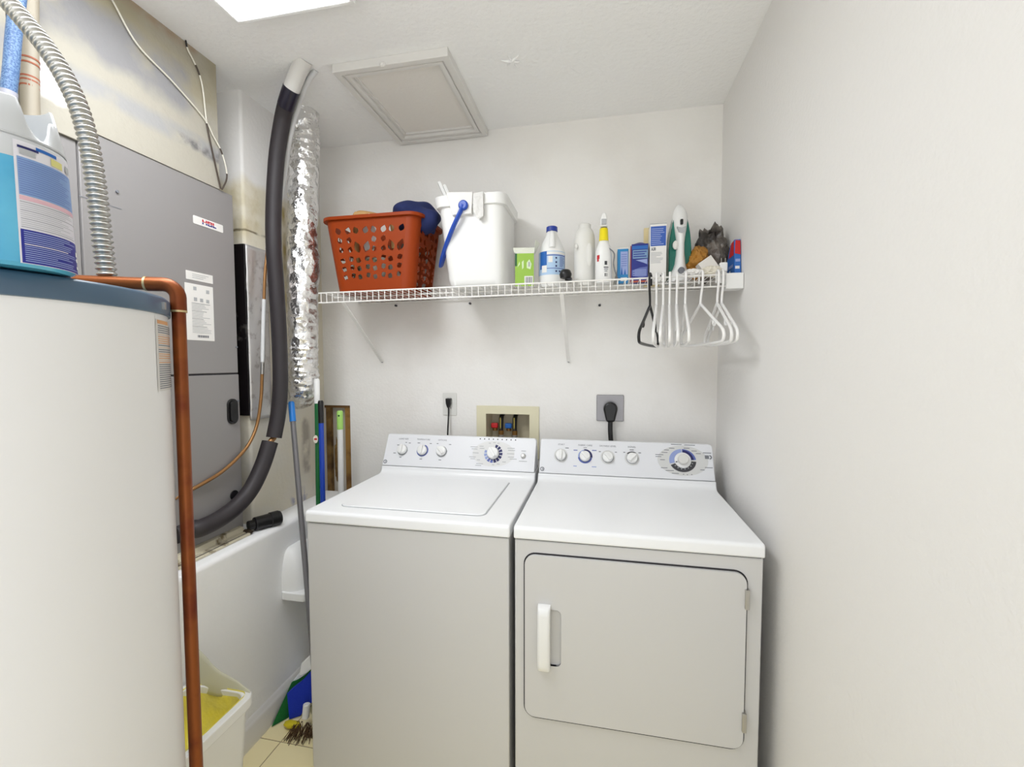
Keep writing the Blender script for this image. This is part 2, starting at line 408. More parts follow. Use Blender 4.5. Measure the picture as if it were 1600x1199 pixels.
# ================================================================== WASHER AND DRYER
SL = V((0, .4505, .8928)); NR = V((0, -.8928, .4505))
def console_fn(x0):
    o = V((x0, .512, .9455))
    return lambda u, v, w_: o + V((u, 0, 0)) + SL * v + NR * w_
def sector(b, fn, cu, cv, r0, r1, a0, a1, m, w_=.0008, n=10, ky=1):
    pts = [(cu + r1 * math.cos(a0 + (a1 - a0) * k / n), cv + ky * r1 * math.sin(a0 + (a1 - a0) * k / n)) for k in range(n + 1)]
    pin = [(cu + r0 * math.cos(a0 + (a1 - a0) * k / n), cv + ky * r0 * math.sin(a0 + (a1 - a0) * k / n)) for k in range(n + 1)]
    vs_ = [fn(*p, w_) for p in pts] + [fn(*p, w_) for p in pin]
    b.add(vs_, [(k, k + 1, n + 2 + k, n + 1 + k) for k in range(n)], m)
def knob(parent, fn, cu, cv, r, ang, name='knob', h=.020):
    b = MB()
    def f(ring, hh): return [fn(cu + ring * math.cos(2 * PI * k / 28), cv + ring * math.sin(2 * PI * k / 28), hh) for k in range(28)]
    b.loft([f(r * 1.06, .0005), f(r * 1.04, .004)], M_grey)
    b.loft([f(r, .003), f(r * .96, h * .7), f(r * .88, h * .85), f(r * .80, h * .86)], M_plas)
    ca, sa = math.cos(ang), math.sin(ang)
    bar = rrect(-.0055, -r * .86, .0055, r * .9, .004, 3)
    b.prism([(cu + x * ca - y * sa, cv + x * sa + y * ca) for x, y in bar], fn, h * .8, h + .006, M_plas)
    return b.build(name, parent, bevel=.0012)
def bars(b, fn, u, v, wd, m, h=.0028, w_=.0008): b.sheet(u - wd / 2, v - h / 2, u + wd / 2, v + h / 2, fn, w_, m)
def appliance(name, label, cat, x0, wd):
    t = thing(name, label, cat, (x0 + wd / 2, .32, 0))
    x1 = x0 + wd
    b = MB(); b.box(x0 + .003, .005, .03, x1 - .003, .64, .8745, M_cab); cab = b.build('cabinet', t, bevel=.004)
    for fx in (x0 + .05, x1 - .05):
        for fy in (.06, .58):
            b = MB(); b.cyl((fx, fy, 0), (fx, fy, .035), .018, M_black); b.build('foot', t)
    # top panel: flat deck that sweeps up to the console
    prof = [(.0, .877)] + [(.012 - .012 * math.cos(a), .903 + .012 * math.sin(a)) for a in [k * PI / 12 for k in range(7)]] + \
           [(.30, .915), (.486, .915), (.498, .9175), (.506, .924), (.511, .935), (.512, .9445), (.64, .9445), (.64, .877)]
    b = MB(); b.prism([(p[0], p[1]) for p in prof], lambda u, v, w_: V((w_, u, v)), x0, x1, M_white)
    b.build('top_panel', t, smooth=40, bevel=.005, seg=3)
    b = MB(); b.box(x0 + .008, .008, .8735, x1 - .008, .63, .878, M_dark); b.build('seam', t, smooth=0)
    # console
    b = MB(); fn = console_fn(x0)
    face = rrect(.004, .0015, wd - .004, .1456, (.002, .002, .014, .006), 5)
    back = [(p[0], min(1, p[1] / .1456)) for p in face]
    rings = [[fn(p[0], p[1], 0) for p in face]]
    rings.append([V((x0 + p[0], .60 + .03 * (1 - q[1]) , .947 + .127 * q[1])) for p, q in zip(face, back)])
    b.loft(rings, M_panel); con = b.build('control_panel', t, smooth=30, bevel=.003)
    return t, fn, con, cab
# --- washer
t, fn, con, cab = appliance('washing_machine', 'white top-loading washing machine to the left of the dryer', 'washing machine', 0, .686)
for cu, ang in ((.087, -.05), (.181, -.05), (.270, .75)): knob(t, fn, cu, .0745, .0215, ang)
b = MB()
for cu, s_ in ((.087, 'LOAD SIZE'), (.181, 'TEMPERATURE'), (.270, 'OPTIONS')): b.text(s_, fn, cu - .004, .124, .0095, M_grey, .0008)
sector(b, fn, .181, .0745, .0225, .027, -PI, PI * .4, M_mblue, n=20); sector(b, fn, .087, .0745, .0225, .0255, -PI * .9, 0, M_lgrey, n=20); sector(b, fn, .270, .0745, .0225, .0255, -PI, .2, M_lgrey, n=20)
for (u, v, w_) in ((.062, .095, .010), (.052, .058, .012), (.098, .108, .008), (.115, .106, .010), (.083, .040, .010), (.158, .108, .012), (.214, .107, .009), (.180, .036, .012), (.246, .108, .008), (.304, .106, .010), (.268, .036, .012)):
    bars(b, fn, u, v, w_, M_grey, .003)
cu, cv = .502, .0735
b.prism(circle(cu, cv, .092, 40, .056), fn, .0002, .0004, mat('console_faint_oval', (224, 224, 223), .5))
for k in range(9): bars(b, fn, .437 + k * .0195, .1365, .005, M_dgrey, .005)
for k, mm in enumerate([M_lblue, M_lblue, M_lblue, M_mblue, M_mblue, M_navy, M_navy, M_navy, M_navy, M_navy, M_navy, M_navy]):
    a = PI * .86 + k * (2 * PI * .80) / 12
    sector(b, fn, cu, cv, .026, .040, a + .05, a + .37, mm, .0010, 6)
for (u, v, w_) in ((-.088, .026, .032), (-.085, .017, .026), (-.055, .030, .018), (-.052, .021, .02), (-.078, .000, .026), (-.09, -.018, .030), (-.088, -.026, .02), (-.062, -.030, .014), (-.055, -.046, .03), (-.06, -.054, .026), (.075, .026, .032), (.078, .017, .030), (.075, .002, .03), (.078, -.012, .026), (.088, -.020, .03), (.05, -.034, .016), (.0, .048, .012), (.018, .046, .010), (-.02, .045, .010), (.026, -.044, .012), (.004, -.048, .01)):
    bars(b, fn, cu + u, cv + v, w_, M_lgrey, .0026)
bars(b, fn, .632, .090, .020, M_lgrey); bars(b, fn, .632, .046, .034, M_lgrey)
b.recalc = False; b.build('printed_markings', con, smooth=0)
knob(t, fn, cu, cv, .0255, .62, 'cycle_dial', .026)
b = MB(); b.lathe([(.0001, .009), (.007, .008), (.0105, .004), (.011, .0005)][::-1], fn(.632, .068, 0), M_chrome, 20, axis=Matrix((V((1, 0, 0)), SL, NR)).transposed()); b.build('indicator_button', t)
def emblem(con, fn, u, v):
    b = MB(); b.prism(circle(u, v, .0085), fn, .0004, .0016, M_grey, holes=[circle(u, v, .0055)])
    b.prism(circle(u, v, .0055), fn, .0003, .0008, M_panel); sector(b, fn, u, v, .001, .0035, -1.9, 2.2, M_grey, .0012)
    b.build('emblem', con, smooth=0)
emblem(con, fn, .010 + .006, .018)
# lid with its seam
b = MB(); up = lambda u, v, w_: V((u, v, w_))
b.prism(rrect(.083, .060, .594, .452, (.028, .028, .004, .004)), up, .9146, .9158, M_lgrey); b.build('lid_seam', t, smooth=0)
b = MB(); b.prism(rrect(.0855, .0625, .5905, .450, (.026, .026, .004, .004)), up, .9146, .9195, M_white); b.build('lid', t, bevel=.0022)
# --- dryer
DX = .698; DW = .683
t, fn, con, cab = appliance('clothes_dryer', 'white front-loading clothes dryer beside the right wall', 'clothes dryer', DX, DW)
for cu, ang in ((.091, 0), (.189, .75), (.280, .72), (.375, -.78)): knob(t, fn, cu, .0775, .0215, ang)
b = MB()
for cu, s_ in ((.091, 'START'), (.189, 'FABRIC CARE'), (.280, 'DRYNESS LEVEL'), (.375, 'SIGNAL')): b.text(s_, fn, cu, .124, .0095, M_grey, .0008)
for cu in (.091, .280, .375): b.prism(circle(cu, .0775, .029, 32), fn, .0002, .0005, M_ellipse)
sector(b, fn, .189, .0775, .022, .030, -PI * .05, PI * .55, M_navy, n=16); sector(b, fn, .189, .0775, .022, .029, -PI * .95, -PI * .06, M_mblue, n=16); sector(b, fn, .189, .0775, .022, .028, PI * .56, PI * 1.05, M_lblue, n=16)
sector(b, fn, .375, .0775, .023, .028, PI * .3, PI * .75, M_dgrey, n=10)
for (u, v, w_, mm) in ((.115, .110, .014, M_grey), (.150, .102, .016, M_mblue), (.226, .104, .018, M_mblue), (.150, .036, .014, M_lblue), (.226, .036, .018, M_lblue), (.248, .100, .008, M_grey), (.312, .100, .008, M_grey), (.345, .101, .008, M_grey), (.405, .101, .010, M_grey), (.374, .112, .016, M_grey), (.189, .114, .014, M_lgrey)):
    bars(b, fn, u, v, w_, mm, .0032)
cu, cv = .566, .077
b.prism(circle(cu, cv, .094, 48, .060), fn, .0002, .0004, M_ellipse)
for a0, a1, mm in ((PI * .52, PI * 1.10, M_lblue), (PI * .03, PI * .50, M_mblue), (PI * 1.14, PI * 1.98, M_dgrey)): sector(b, fn, cu, cv, .028, .050, a0, a1, mm, .0008, 20, .92)
sector(b, fn, cu, cv, .028, .042, PI * .03, PI * .48, M_navy, .0012, 16)
for k in range(7):
    a = PI * 1.22 + k * PI * .68 / 6; bars(b, fn, cu + .037 * math.cos(a), cv + .034 * math.sin(a), .004, M_lgrey, .004, .0012)
for (u, v, w_) in ((-.086, .020, .030), (-.09, .012, .022), (-.066, .030, .022), (-.058, .040, .018), (-.038, .048, .020), (-.075, .0, .018), (.018, .050, .022), (.045, .040, .02), (.060, .030, .018), (.092, .034, .030), (.094, -.024, .028), (.07, -.034, .016), (-.07, -.032, .024), (-.05, -.042, .03), (-.03, -.052, .026), (0, -.054, .005), (.014, -.055, .005), (.03, -.054, .005), (-.02, .064, .04), (.03, .063, .04)):
    bars(b, fn, cu + u, cv + v, w_, M_grey, .0026)
b.sheet(cu + .083, cv + .010, cu + .098, cv + .024, fn, .0008, M_grey); sector(b, fn, cu + .1, cv + .017, .004, .009, -PI / 2, PI / 2, M_grey, .0008, 6)
b.recalc = False; b.build('printed_markings', con, smooth=0)
emblem(con, fn, .017, .018)
b = MB(); ax = Matrix((V((1, 0, 0)), SL, NR)).transposed()
b.lathe([(.031, .0005), (.031, .006), (.029, .008), (.020, .008)], fn(cu, cv, 0), M_plas, 36, axis=ax)
b.lathe([(.0205, .007), (.0195, .024), (.017, .027), (.001, .0275)], fn(cu, cv, 0), mat('dial_cream', (222, 221, 216), .4), 36, axis=ax)
b.sheet(cu - .027, cv - .010, cu - .021, cv - .006, fn, .0084, M_dgrey)
b.build('cycle_dial', t)
# dryer door with recessed grip
dfn = lambda u, v, w_: V((u, .005 - w_, v))
door = rrect(.7326, .342, 1.336, .834, .03, 8)
b = MB(); b.prism(rrect(.7280, .3325, 1.3407, .8390, .036, 8), dfn, -.001, .0008, M_dark, holes=[rrect(.745, .354, 1.324, .822, .02, 8)]); b.build('door_gap', cab, smooth=0)
pocket = rrect(.792, .506, .840, .676, .014, 5)
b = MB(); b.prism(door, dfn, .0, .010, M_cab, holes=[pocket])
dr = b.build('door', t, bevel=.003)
b = MB(); ring = [[dfn(u, v, w_) for u, v in pocket] for w_ in (.0102, .0022)]
inner = [[dfn(.816 + (u - .816) * .9, .591 + (v - .591) * .97, .0012) for u, v in pocket]]
b.loft(ring + inner, M_cab, cap0=False); b.recalc = False; b.build('grip_recess', dr)
b = MB(); hp = []
for k in range(15):
    s_ = k / 14; v = .498 + .192 * s_; e = min(1, math.sin(PI * min(s_, 1 - s_) / .16) if min(s_, 1 - s_) < .08 else 1)
    hp.append([dfn(.792 + .017 * math.cos(a) if True else 0, v, .006 + .026 * e * (.55 + .45 * math.sin(a))) for a in [2 * PI * q / 16 for q in range(16)]])
hp = []
for (v, d) in ((.497, .010), (.499, .022), (.506, .030), (.52, .0325), (.60, .034), (.668, .0325), (.682, .030), (.689, .022), (.691, .010)):
    hp.append([dfn(u, v, w_) for u, w_ in [(p[0], p[1]) for p in rrect(.773, .0092, .810, d + .006, min(.009, d / 3), 4)]])
b.loft(hp, M_plas); b.build('handle', dr, smooth=50)
for z0 in (.739, .397):
    b = MB(); b.box(1.331, -.0125, z0, 1.3415, .004, z0 + .053, M_chrome)
    for k in range(2): b.cyl((1.336, -.005, z0 + .010 + k * .03), (1.336, -.002, z0 + .010 + k * .03), .0035, M_grey)
    b.build('hinge', dr, bevel=.001)

# ================================================================== WATER HEATER, ITS PIPES AND THE JUG ON TOP
HC = V((.0, -.769)); HR = .255; HZ = 1.515
t = thing('water_heater', 'tall white cylindrical water heater with blue-grey top rim', 'water heater', (HC.x, HC.y, 0))
b = MB(); n = 96
b.lathe([(HR - .012, .05), (HR - .004, .056), (HR - .004, HZ - .03)], (HC.x, HC.y, 0), M_tank, n); jk = b.build('jacket', t)
b = MB(); b.lathe([(HR - .003, HZ - .032), (HR, HZ - .031), (HR, HZ - .006), (HR - .004, HZ - .001), (HR - .010, HZ), (.02, HZ + .002)], (HC.x, HC.y, 0), M_rim, n)
rimo = b.build('top_rim', t, smooth=50)
for k in range(3):
    a = 2 * PI * k / 3 + .5; b = MB(); b.cyl((HC.x + .2 * math.cos(a), HC.y + .2 * math.sin(a), 0), (HC.x + .2 * math.cos(a), HC.y + .2 * math.sin(a), .055), .02, M_dark); b.build('foot', t)
def on_cyl(c, r):
    return lambda u, v, w_: V((c.x + (r + w_) * math.cos(u), c.y + (r + w_) * math.sin(u), v))
cf = on_cyl(HC, HR - .004)
def hit(u, v, c, r):
    d = ray(u, v); o = CAM.xy - V((c.x, c.y)); dd = d.xy
    A = dd.dot(dd); B = 2 * o.dot(dd); Cc = o.dot(o) - r * r; q = max(0, B * B - 4 * A * Cc)
    s_ = (-B - math.sqrt(q)) / (2 * A); p = CAM + d * s_
    return math.atan2(p.y - c.y, p.x - c.x), p.z
aL, zT = hit(242, 498, HC, HR - .004); _, zB = hit(247, 612, HC, HR - .004); aR = aL + .62
b = MB()
b.sheet(aL, zB, aR, zT, cf, .0006, mat('label_stock', (218, 215, 210), .45), 16)
def hline(f0, f1, fz, m, h=.0035): b.sheet(aL + (aR - aL) * f0, zT + (zB - zT) * fz - h / 2, aL + (aR - aL) * f1, zT + (zB - zT) * fz + h / 2, cf, .0012, m, 8)
hline(.03, .38, .035, M_orangeprint, (zT - zB) * .05)
for k in range(30):
    fz = .09 + k * .030
    mm = M_grey if k % 9 in (0, 1, 2, 3) or k > 20 else M_orangeprint
    if k in (4, 10, 16): mm = M_palecopy
    hline(.04, .5 + .45 * random.random(), fz, mm, (zT - zB) * .013)
b.recalc = False; wl = b.build('warning_label', jk, smooth=60); wl['label'] = 'paper warning label with orange and black print'
sa, sz = hit(254, 478, HC, HR)
b = MB(); b.box(-.002, -.004, -.006, .004, .004, .006, M_chrome, Matrix.Translation(on_cyl(HC, HR)(sa, sz, 0)) @ Matrix.Rotation(sa, 4, 'Z')); b.build('rim_clip', rimo)
# copper discharge pipe
t = thing('discharge_pipe', 'brown copper relief pipe running over the water heater top and down its side', 'pipe', (.1735, -.566, 0))
pv = V((.1735, -.566, 0)); zt = 1.5455
e0 = atZ(238, 446, zt + .003)
hd = (V((.02, -.70, 0)) - V((pv.x, pv.y, 0))); hd = V((-.60, -.80, 0))
p_in = atD(130, 430, .78); hd = V((p_in.x - pv.x, p_in.y - pv.y, 0)).normalized()
b = MB(); b.cyl((pv.x, pv.y, .10), (pv.x, pv.y, zt - .035), .0112, M_copper, 20); b.build('down_pipe', t)
b = MB(); q0 = V((pv.x, pv.y, zt)) + hd * .034; b.tube([q0, V((p_in.x, p_in.y, zt)) , V((pv.x, pv.y, zt)) + hd * .30], .0112, M_copper, 20); b.build('top_pipe', t)
b = MB(); cc = V((pv.x, pv.y, zt)) + hd * .024 - V((0, 0, .024)); arc = [V((pv.x, pv.y, zt - .05)), V((pv.x, pv.y, zt - .034))]
for k in range(9):
    a = PI / 2 * k / 8; arc.append(cc - hd * .024 * math.cos(a) + V((0, 0, .024 * math.sin(a))))
arc += [V((pv.x, pv.y, zt)) + hd * .036, V((pv.x, pv.y, zt)) + hd * .05]
b.tube(arc, .0130, M_copper, 20)
b.build('elbow', t)
b = MB(); b.cyl(arc[0] - V((0, 0, .001)), arc[0] + V((0, 0, .0025)), .0134, M_solder); b.build('solder_ring', t)
b = MB(); b.cyl(arc[-1] - hd * .0025, arc[-1] + hd * .001, .0134, M_solder); b.build('solder_ring', t)
# flexible metal conduit
CP = [(170, 446), (167, 428), (161, 385), (155, 330), (147, 270), (138, 220), (122, 165), (98, 115), (70, 72), (40, 35), (8, -2), (-40, -50)]
path = smooth_path([atD(u, v, .80 - .004 * i) for i, (u, v) in enumerate(CP)], 6)
L = [0]
for i in range(1, len(path)): L.append(L[-1] + (path[i] - path[i - 1]).length)
def along(s_):
    for i in range(1, len(path)):
        if L[i] >= s_: return path[i - 1].lerp(path[i], (s_ - L[i - 1]) / (L[i] - L[i - 1]))
    return path[-1]
pitch = .0098; NN = int(L[-1] / pitch * 8); fine = [along(L[-1] * k / NN) for k in range(NN + 1)]; path = [path[0] - V((0, 0, .012))] + path
b = MB(); b.tube(fine, lambda t_: .0132 + .0022 * max(-.8, math.cos(2 * PI * t_ * L[-1] / pitch)), M_conduit, 18)
tag(b.build('flexible_conduit', smooth=70), 'ribbed silver flexible metal conduit curving up from the water heater', 'conduit')
# blue water hose and stained plastic pipe behind the jug
b = MB(); q = [atD(30, -15, .97), atD(22, 50, .97), atD(17, 110, .97), atD(13, 150, .97), atD(10, 230, .97), atD(8, 330, .97)]; q.append(V((q[-1].x, q[-1].y, .749)))
hp_ = smooth_path(q, 8); b.tube(hp_[:24], .0135, mat('blue_braided_sleeve', (62, 92, 136), .45, mix=((104, 132, 166), 320, .42, .58)), 16)
b.tube(hp_[23:], .0145, mat('pale_hose_end', (160, 160, 170), .5), 16)
tag(b.build('water_hose'), 'blue braided water hose rising behind the cleaner jug', 'hose')
b = MB(); q = [atD(46, -15, 1.03), atD(46, 90, 1.03), atD(48, 190, 1.03), atD(50, 330, 1.03)]; q.append(V((q[-1].x, q[-1].y, .749)))
b.tube(q, .0165, mat('stained_plastic_pipe', (158, 149, 132), .5), 16)
for f in (93, 101, 122, 128, 136):
    p = atD(46.5, f, 1.03); b.cyl(p, p + (q[2] - q[1]).normalized() * .004, .0169, mat('rust_mark', (150, 84, 58), .7))
tag(b.build('supply_pipe'), 'cream plastic supply pipe with rust brown rings behind the blue hose', 'pipe')

# cleaner jug
dirj = ray(3, 430).xy.normalized(); rj = .066
f0 = atZ(60, 421, HZ).xy
JC = CAM.xy + dirj * ((f0 - CAM.xy).length + .062)
d_edge = ray(116, 330).xy.normalized(); rho = (JC - CAM.xy).length
rj = abs(d_edge.x * (JC - CAM.xy).y - d_edge.y * (JC - CAM.xy).x)
def zat(v, extra=0): # height of image row v at the jug's near side
    d = ray(60, v); return CAM.z + d.z / d.xy.length * (rho - rj * .8 + extra)
z_lq, z_top, z_sh, z_nk = zat(256), zat(222), zat(186), zat(156); TP = .93
t = thing('cleaner_jug', 'blue liquid cleaner jug standing on the water heater', 'bottle', (JC.x, JC.y, HZ))
c3 = (JC.x, JC.y, 0)
M_liq = mat('blue_liquid', (88, 178, 212), .12, coat=.5, mix=((36, 146, 196), 5, .45, .7))
b = MB(); b.lathe([(rj * .9, HZ + .002), (rj * .98, HZ + .006), (rj, HZ + .014), (rj * (1 - (1 - TP) * .8), z_lq)], c3, M_liq, 48); body = b.build('liquid_body', t)
M_jw = mat('jug_white', (196, 198, 199), .35)
hx = V((-dirj.y, dirj.x)); hx = hx if hx.dot(RT.xy) > 0 else -hx      # to the right in view
b = MB(); b.lathe([(rj * (1 - (1 - TP) * .8), z_lq), (rj * TP, z_top - .002), (rj * .985 * TP, z_top - .001), (rj * .985 * TP, z_top + .001), (rj * TP, z_top + .002), (rj * .9, z_top + .003)], (JC.x, JC.y, 0), M_jw, 48)
b.build('upper_body', t, smooth=50)
# pouring shoulder: an upright wall with a scooped grip
def crest(s_, near):
    if not near: return zat(188, rj * 1.5)
    prof_ = [(-1, 166), (-.45, 156), (-.3, 153), (.30, 153), (.37, 156), (.41, 168), (.44, 186), (.52, 205), (.62, 216), (.72, 217), (.80, 206), (.85, 190), (.90, 184), (1, 192)]
    for (s0, v0), (s1, v1) in zip(prof_, prof_[1:]):
        if s_ <= s1: v = v0 + (v1 - v0) * (s_ - s0) / (s1 - s0); break
    return zat(v, rj * .8 - rj * math.sqrt(max(0, 1 - s_ * s_)))
b = MB(); NJ = 120; rings = []
for (f, ins) in ((0, .0), (.5, .02), (.97, .05), (1, .065), (1, .10), (0, .10)):
    row = []
    for k in range(NJ):
        a = 2 * PI * k / NJ; s_ = math.cos(a); near = math.sin(a) > 0
        zc = crest(s_, near) if abs(math.sin(a)) > .12 else (crest(s_, True) * (.5 + math.sin(a) / .24) + crest(s_, False) * (.5 - math.sin(a) / .24))
        z = z_top + (zc - z_top) * f; r_ = rj * TP * (1 - ins - .10 * max(0, z - z_top) / (zat(150) - z_top))
        row.append(V((JC.x + (hx.x * math.cos(a) - dirj.x * math.sin(a)) * r_, JC.y + (hx.y * math.cos(a) - dirj.y * math.sin(a)) * r_, z)))
    rings.append(row)
b.loft(rings, M_jw, False, False); b.build('shoulder', t, smooth=60)
cn = lambda u, v, w_: V((JC.x + (rj * (1 - (1 - TP) * max(0, v - HZ) / (z_top - HZ)) + w_) * math.cos(u), JC.y + (rj * (1 - (1 - TP) * max(0, v - HZ) / (z_top - HZ)) + w_) * math.sin(u), v))
a0, _ = hit(23, 225, JC, rj); a0b, _ = hit(30, 400, JC, rj); aS = (a0 + a0b) / 2; aE = aS + 1.25
zb_ = zat(416); zt_ = zat(229)
b = MB()
def lab(f0, v0, f1, v1, m, w_=.0008, n_=14):
    b.sheet(aS + (aE - aS) * f0, zt_ + (zb_ - zt_) * v1, aS + (aE - aS) * f1, zt_ + (zb_ - zt_) * v0, cn, w_, m, n_)
lab(0, 0, 1, 1, mat('jug_label_stock', (224, 222, 228), .4), .0005)
lab(.03, .13, 1, .44, M_periw); lab(.02, .72, 1, .995, M_deep); lab(.03, .445, 1, .48, M_pink)
lab(.25, .015, .55, .042, M_labblue, .0012); lab(.04, .04, .28, .06, M_navy, .0012); lab(.06, .06, .24, .11, M_lgrey, .0012); lab(.45, .055, .66, .115, mat('label_yellow', (214, 208, 130), .5), .0012); lab(.75, .05, .9, .11, M_lgrey, .0012)
for k in range(16): lab(.04, .15 + k * .018, .55 + .42 * random.random(), .154 + k * .018, M_mblue, .0012)
for k in range(13): lab(.03, .495 + k * .017, .5 + .46 * random.random(), .499 + k * .017, M_lgrey if k % 4 else M_grey, .0012)
for k in range(15): lab(.05, .735 + k * .017, .4 + .5 * random.random(), .742 + k * .017, M_lblue if k != 6 else M_paper, .0012)
for (v0, v1) in ((.80, .84), (.86, .89), (.93, .955)): lab(.86, v0, .93, v1, M_paper, .0014)
b.recalc = False; jl = b.build('label', body, smooth=60)

# ================================================================== AIR HANDLER
AX = -.395
t = thing('air_handler', 'tall grey air handler cabinet set in the left wall', 'air handler', (-.65, -.13, .76))
b = MB(); b.box(-.95, -.325, .765, AX - .004, .168, 2.0185, M_ac); b.box(-.95, -.455, .765, AX - .004, -.327, 1.9795, M_ac); cabx = b.build('cabinet', t, bevel=.003)
af = lambda u, v, w_: V((AX + w_, u, v))
b = MB(); b.box(AX - .006, -.325, 1.362, AX, .166, 2.0185, M_ac); up_ = b.build('upper_panel', t, bevel=.002)
b = MB(); b.box(AX - .006, -.325, .768, AX, .168, 1.356, M_ac); lo_ = b.build('lower_panel', t, bevel=.002)
b = MB(); b.box(AX - .0055, -.32, 1.355, AX - .002, .166, 1.363, M_dark); b.build('panel_seam', t, smooth=0)
b = MB(); b.prism(rrect(.109, 1.172, .155, 1.266, .022, 8), af, .0, .006, M_black); b.prism(rrect(.116, 1.180, .148, 1.258, .015, 8), af, .006, .012, M_black); b.build('pull_handle', lo_, bevel=.001)
b = MB(); b.sheet(-.33, 1.8365, -.225, 1.8385, af, .0006, M_grey); b.recalc = False; b.build('score_line', up_, smooth=0)
b = MB(); b.prism(rrect(.000, 1.868, .118, 1.895, .003, 2), af, 0, .0012, M_paper)
M_logo_r = mat('badge_red', (196, 24, 48), .4); M_logo_b = mat('badge_blue', (34, 34, 130), .4)
tmp = MB(); tmp.text('HEIL', af, .060, 1.8815, .021, M_logo_r, .0018, bold=.0009, sx=1.35)
for f in tmp.f:
    for k in f: pass
zm = 1.8812
def split_tri(vs_, fs_):
    up_f, lo_f = [], []
    for f in fs_:
        P_ = [vs_[k] for k in f]
        for sgn, out in ((1, up_f), (-1, lo_f)):
            poly = []
            for i in range(len(P_)):
                a, c = P_[i], P_[(i + 1) % len(P_)]; lim = zm + sgn * .0008
                ia, ic = sgn * (a.z - lim) >= 0, sgn * (c.z - lim) >= 0
                if ia: poly.append(a)
                if ia != ic: poly.append(a.lerp(c, (lim - a.z) / (c.z - a.z)))
            if len(poly) > 2: out.append(poly)
    return up_f, lo_f
uf, lf = split_tri(tmp.v, tmp.f)
for poly in uf: b.add(poly, [tuple(range(len(poly)))], M_logo_r)
for poly in lf: b.add(poly, [tuple(range(len(poly)))], M_logo_b)
b.recalc = False; bd = b.build('badge', up_, smooth=0); bd['label'] = 'small white badge with red and blue lettering'
b = MB(); b.prism(rrect(-.034, 1.677, .068, 1.706, .001, 1), af, 0, .0008, M_paper)
for k in range(3): b.sheet(-.012, 1.697 - k * .006, .05 - .01 * k, 1.6985 - k * .006, af, .0014, M_lgrey)
b.recalc = False; b.build('notice_label', up_, smooth=0)
b = MB(); b.prism(rrect(-.040, 1.476, .067, 1.665, .001, 1), af, 0, .0008, M_paper)
for (u, v) in ((-.004, 1.650), (.045, 1.645), (-.003, 1.614), (.020, 1.613), (.044, 1.612)): b.sheet(u - .006, v - .006, u + .006, v + .006, af, .0014, M_lgrey)
for k in range(20): b.sheet(-.018, 1.600 - k * .0052, .02 + .04 * random.random(), 1.6014 - k * .0052, af, .0014, M_lgrey if k % 5 else M_grey)
for k in range(16): b.sheet(.0 + k * .0028, 1.486, .0014 + k * .0028 + .0006 * (k % 3), 1.494, af, .0014, M_grey)
b.recalc = False; b.build('rating_label', up_, smooth=0)
for (u, v, r) in ((.128, .905, .018), (.150, .848, .016)):
    b = MB(); b.prism(circle(u, v, r), af, 0, .004, M_black); b.build('knockout_plug', lo_, bevel=.001)
for (u, v, pn) in ((-.236, 1.883, up_), (.160, 1.458, up_), (.160, 1.256, lo_)):
    b = MB(); b.prism(circle(u, v, .004, 10), af, 0, .004, M_grey); b.build('screw', pn)
# foil insulation at the cabinet's right side
t = thing('foil_insulation', 'strip of foil-faced insulation beside the grey air handler', 'insulation', (PIL, .28, 1.1))
b = MB(); b.box(-.50, .2335, 1.19, PIL + .004, .2425, 1.862, mat('foil_dark_reflection', (34, 30, 32), .2, .3, mix=((120, 116, 112), 12, .62, .75))); b.build('dark_edge', t, smooth=0)  # the foil's dark reflection is put into this base colour
b = MB(); nu, nv = 10, 40
vs_ = []
for j in range(nv + 1):
    for i in range(nu + 1):
        y = .240 + (.352 - .240) * i / nu + (.004 * noise.noise(V((j * .3, 3, 1))) if i == nu else 0); z = 1.17 + (1.862 - 1.17) * j / nv
        vs_.append(V((PIL + .005 + .002 * noise.noise(V((y * 40, z * 18, 0))), y, z)))
b.add(vs_, [(j * (nu + 1) + i, j * (nu + 1) + i + 1, (j + 1) * (nu + 1) + i + 1, (j + 1) * (nu + 1) + i) for j in range(nv) for i in range(nu)], M_foil2)
o = b.build('foil_face', t, smooth=60); md = o.modifiers.new('thick', 'SOLIDIFY'); md.thickness = .003
# pipes by the cabinet
t = thing('suction_line', 'thick black insulated refrigerant line curving from the ceiling to the air handler', 'pipe', (-.35, .25, .83))
tp = [atX(476, 92, -.076), atX(463, 120, -.125), atX(449, 158, -.185), atX(441, 190, -.235), atX(432, 250, -.285), atX(427.5, 330, -.31), atX(428, 390, -.315), atX(432, 450, -.32), atX(437, 540, -.325), atX(438, 600, -.325), atX(435, 645, -.33), atX(428, 684, -.335)]
sp = smooth_path(tp, 8)
ia = 12; ib = 18
b = MB(); b.tube(sp[:ia + 1], .0275, mat('white_pipe_wrap', (222, 220, 216), .6, bump=(30, .4, .004)), 20); b.build('white_wrap', t, smooth=60)
b = MB(); b.tube(sp[ia:ib + 1], .0295, M_tape, 20); b.build('tape_band', t, smooth=60)
b = MB(); b.tube(sp[ib:], .0285, M_rubber, 20); b.build('upper_sleeve', t, smooth=60)
lw = [atX(422, 691, -.335), atX(410, 728, -.34), atX(392, 765, -.345), atX(368, 793, -.352), atX(340, 813, -.362), atX(312, 826, -.372), V((-.385, -.055, .845)), V((-.40, -.10, .842))]
b = MB(); b.tube(smooth_path(lw, 8), .0295, M_rubber, 20); b.build('lower_sleeve', t, smooth=60)
b = MB(); b.tube([sp[-1], lw[0], lw[1]], .011, M_copper2, 14); b.build('bare_pipe', t)
t = thing('liquid_line', 'thin refrigerant tube with bare copper bend beside the black insulated line', 'pipe', (-.38, .25, .98))
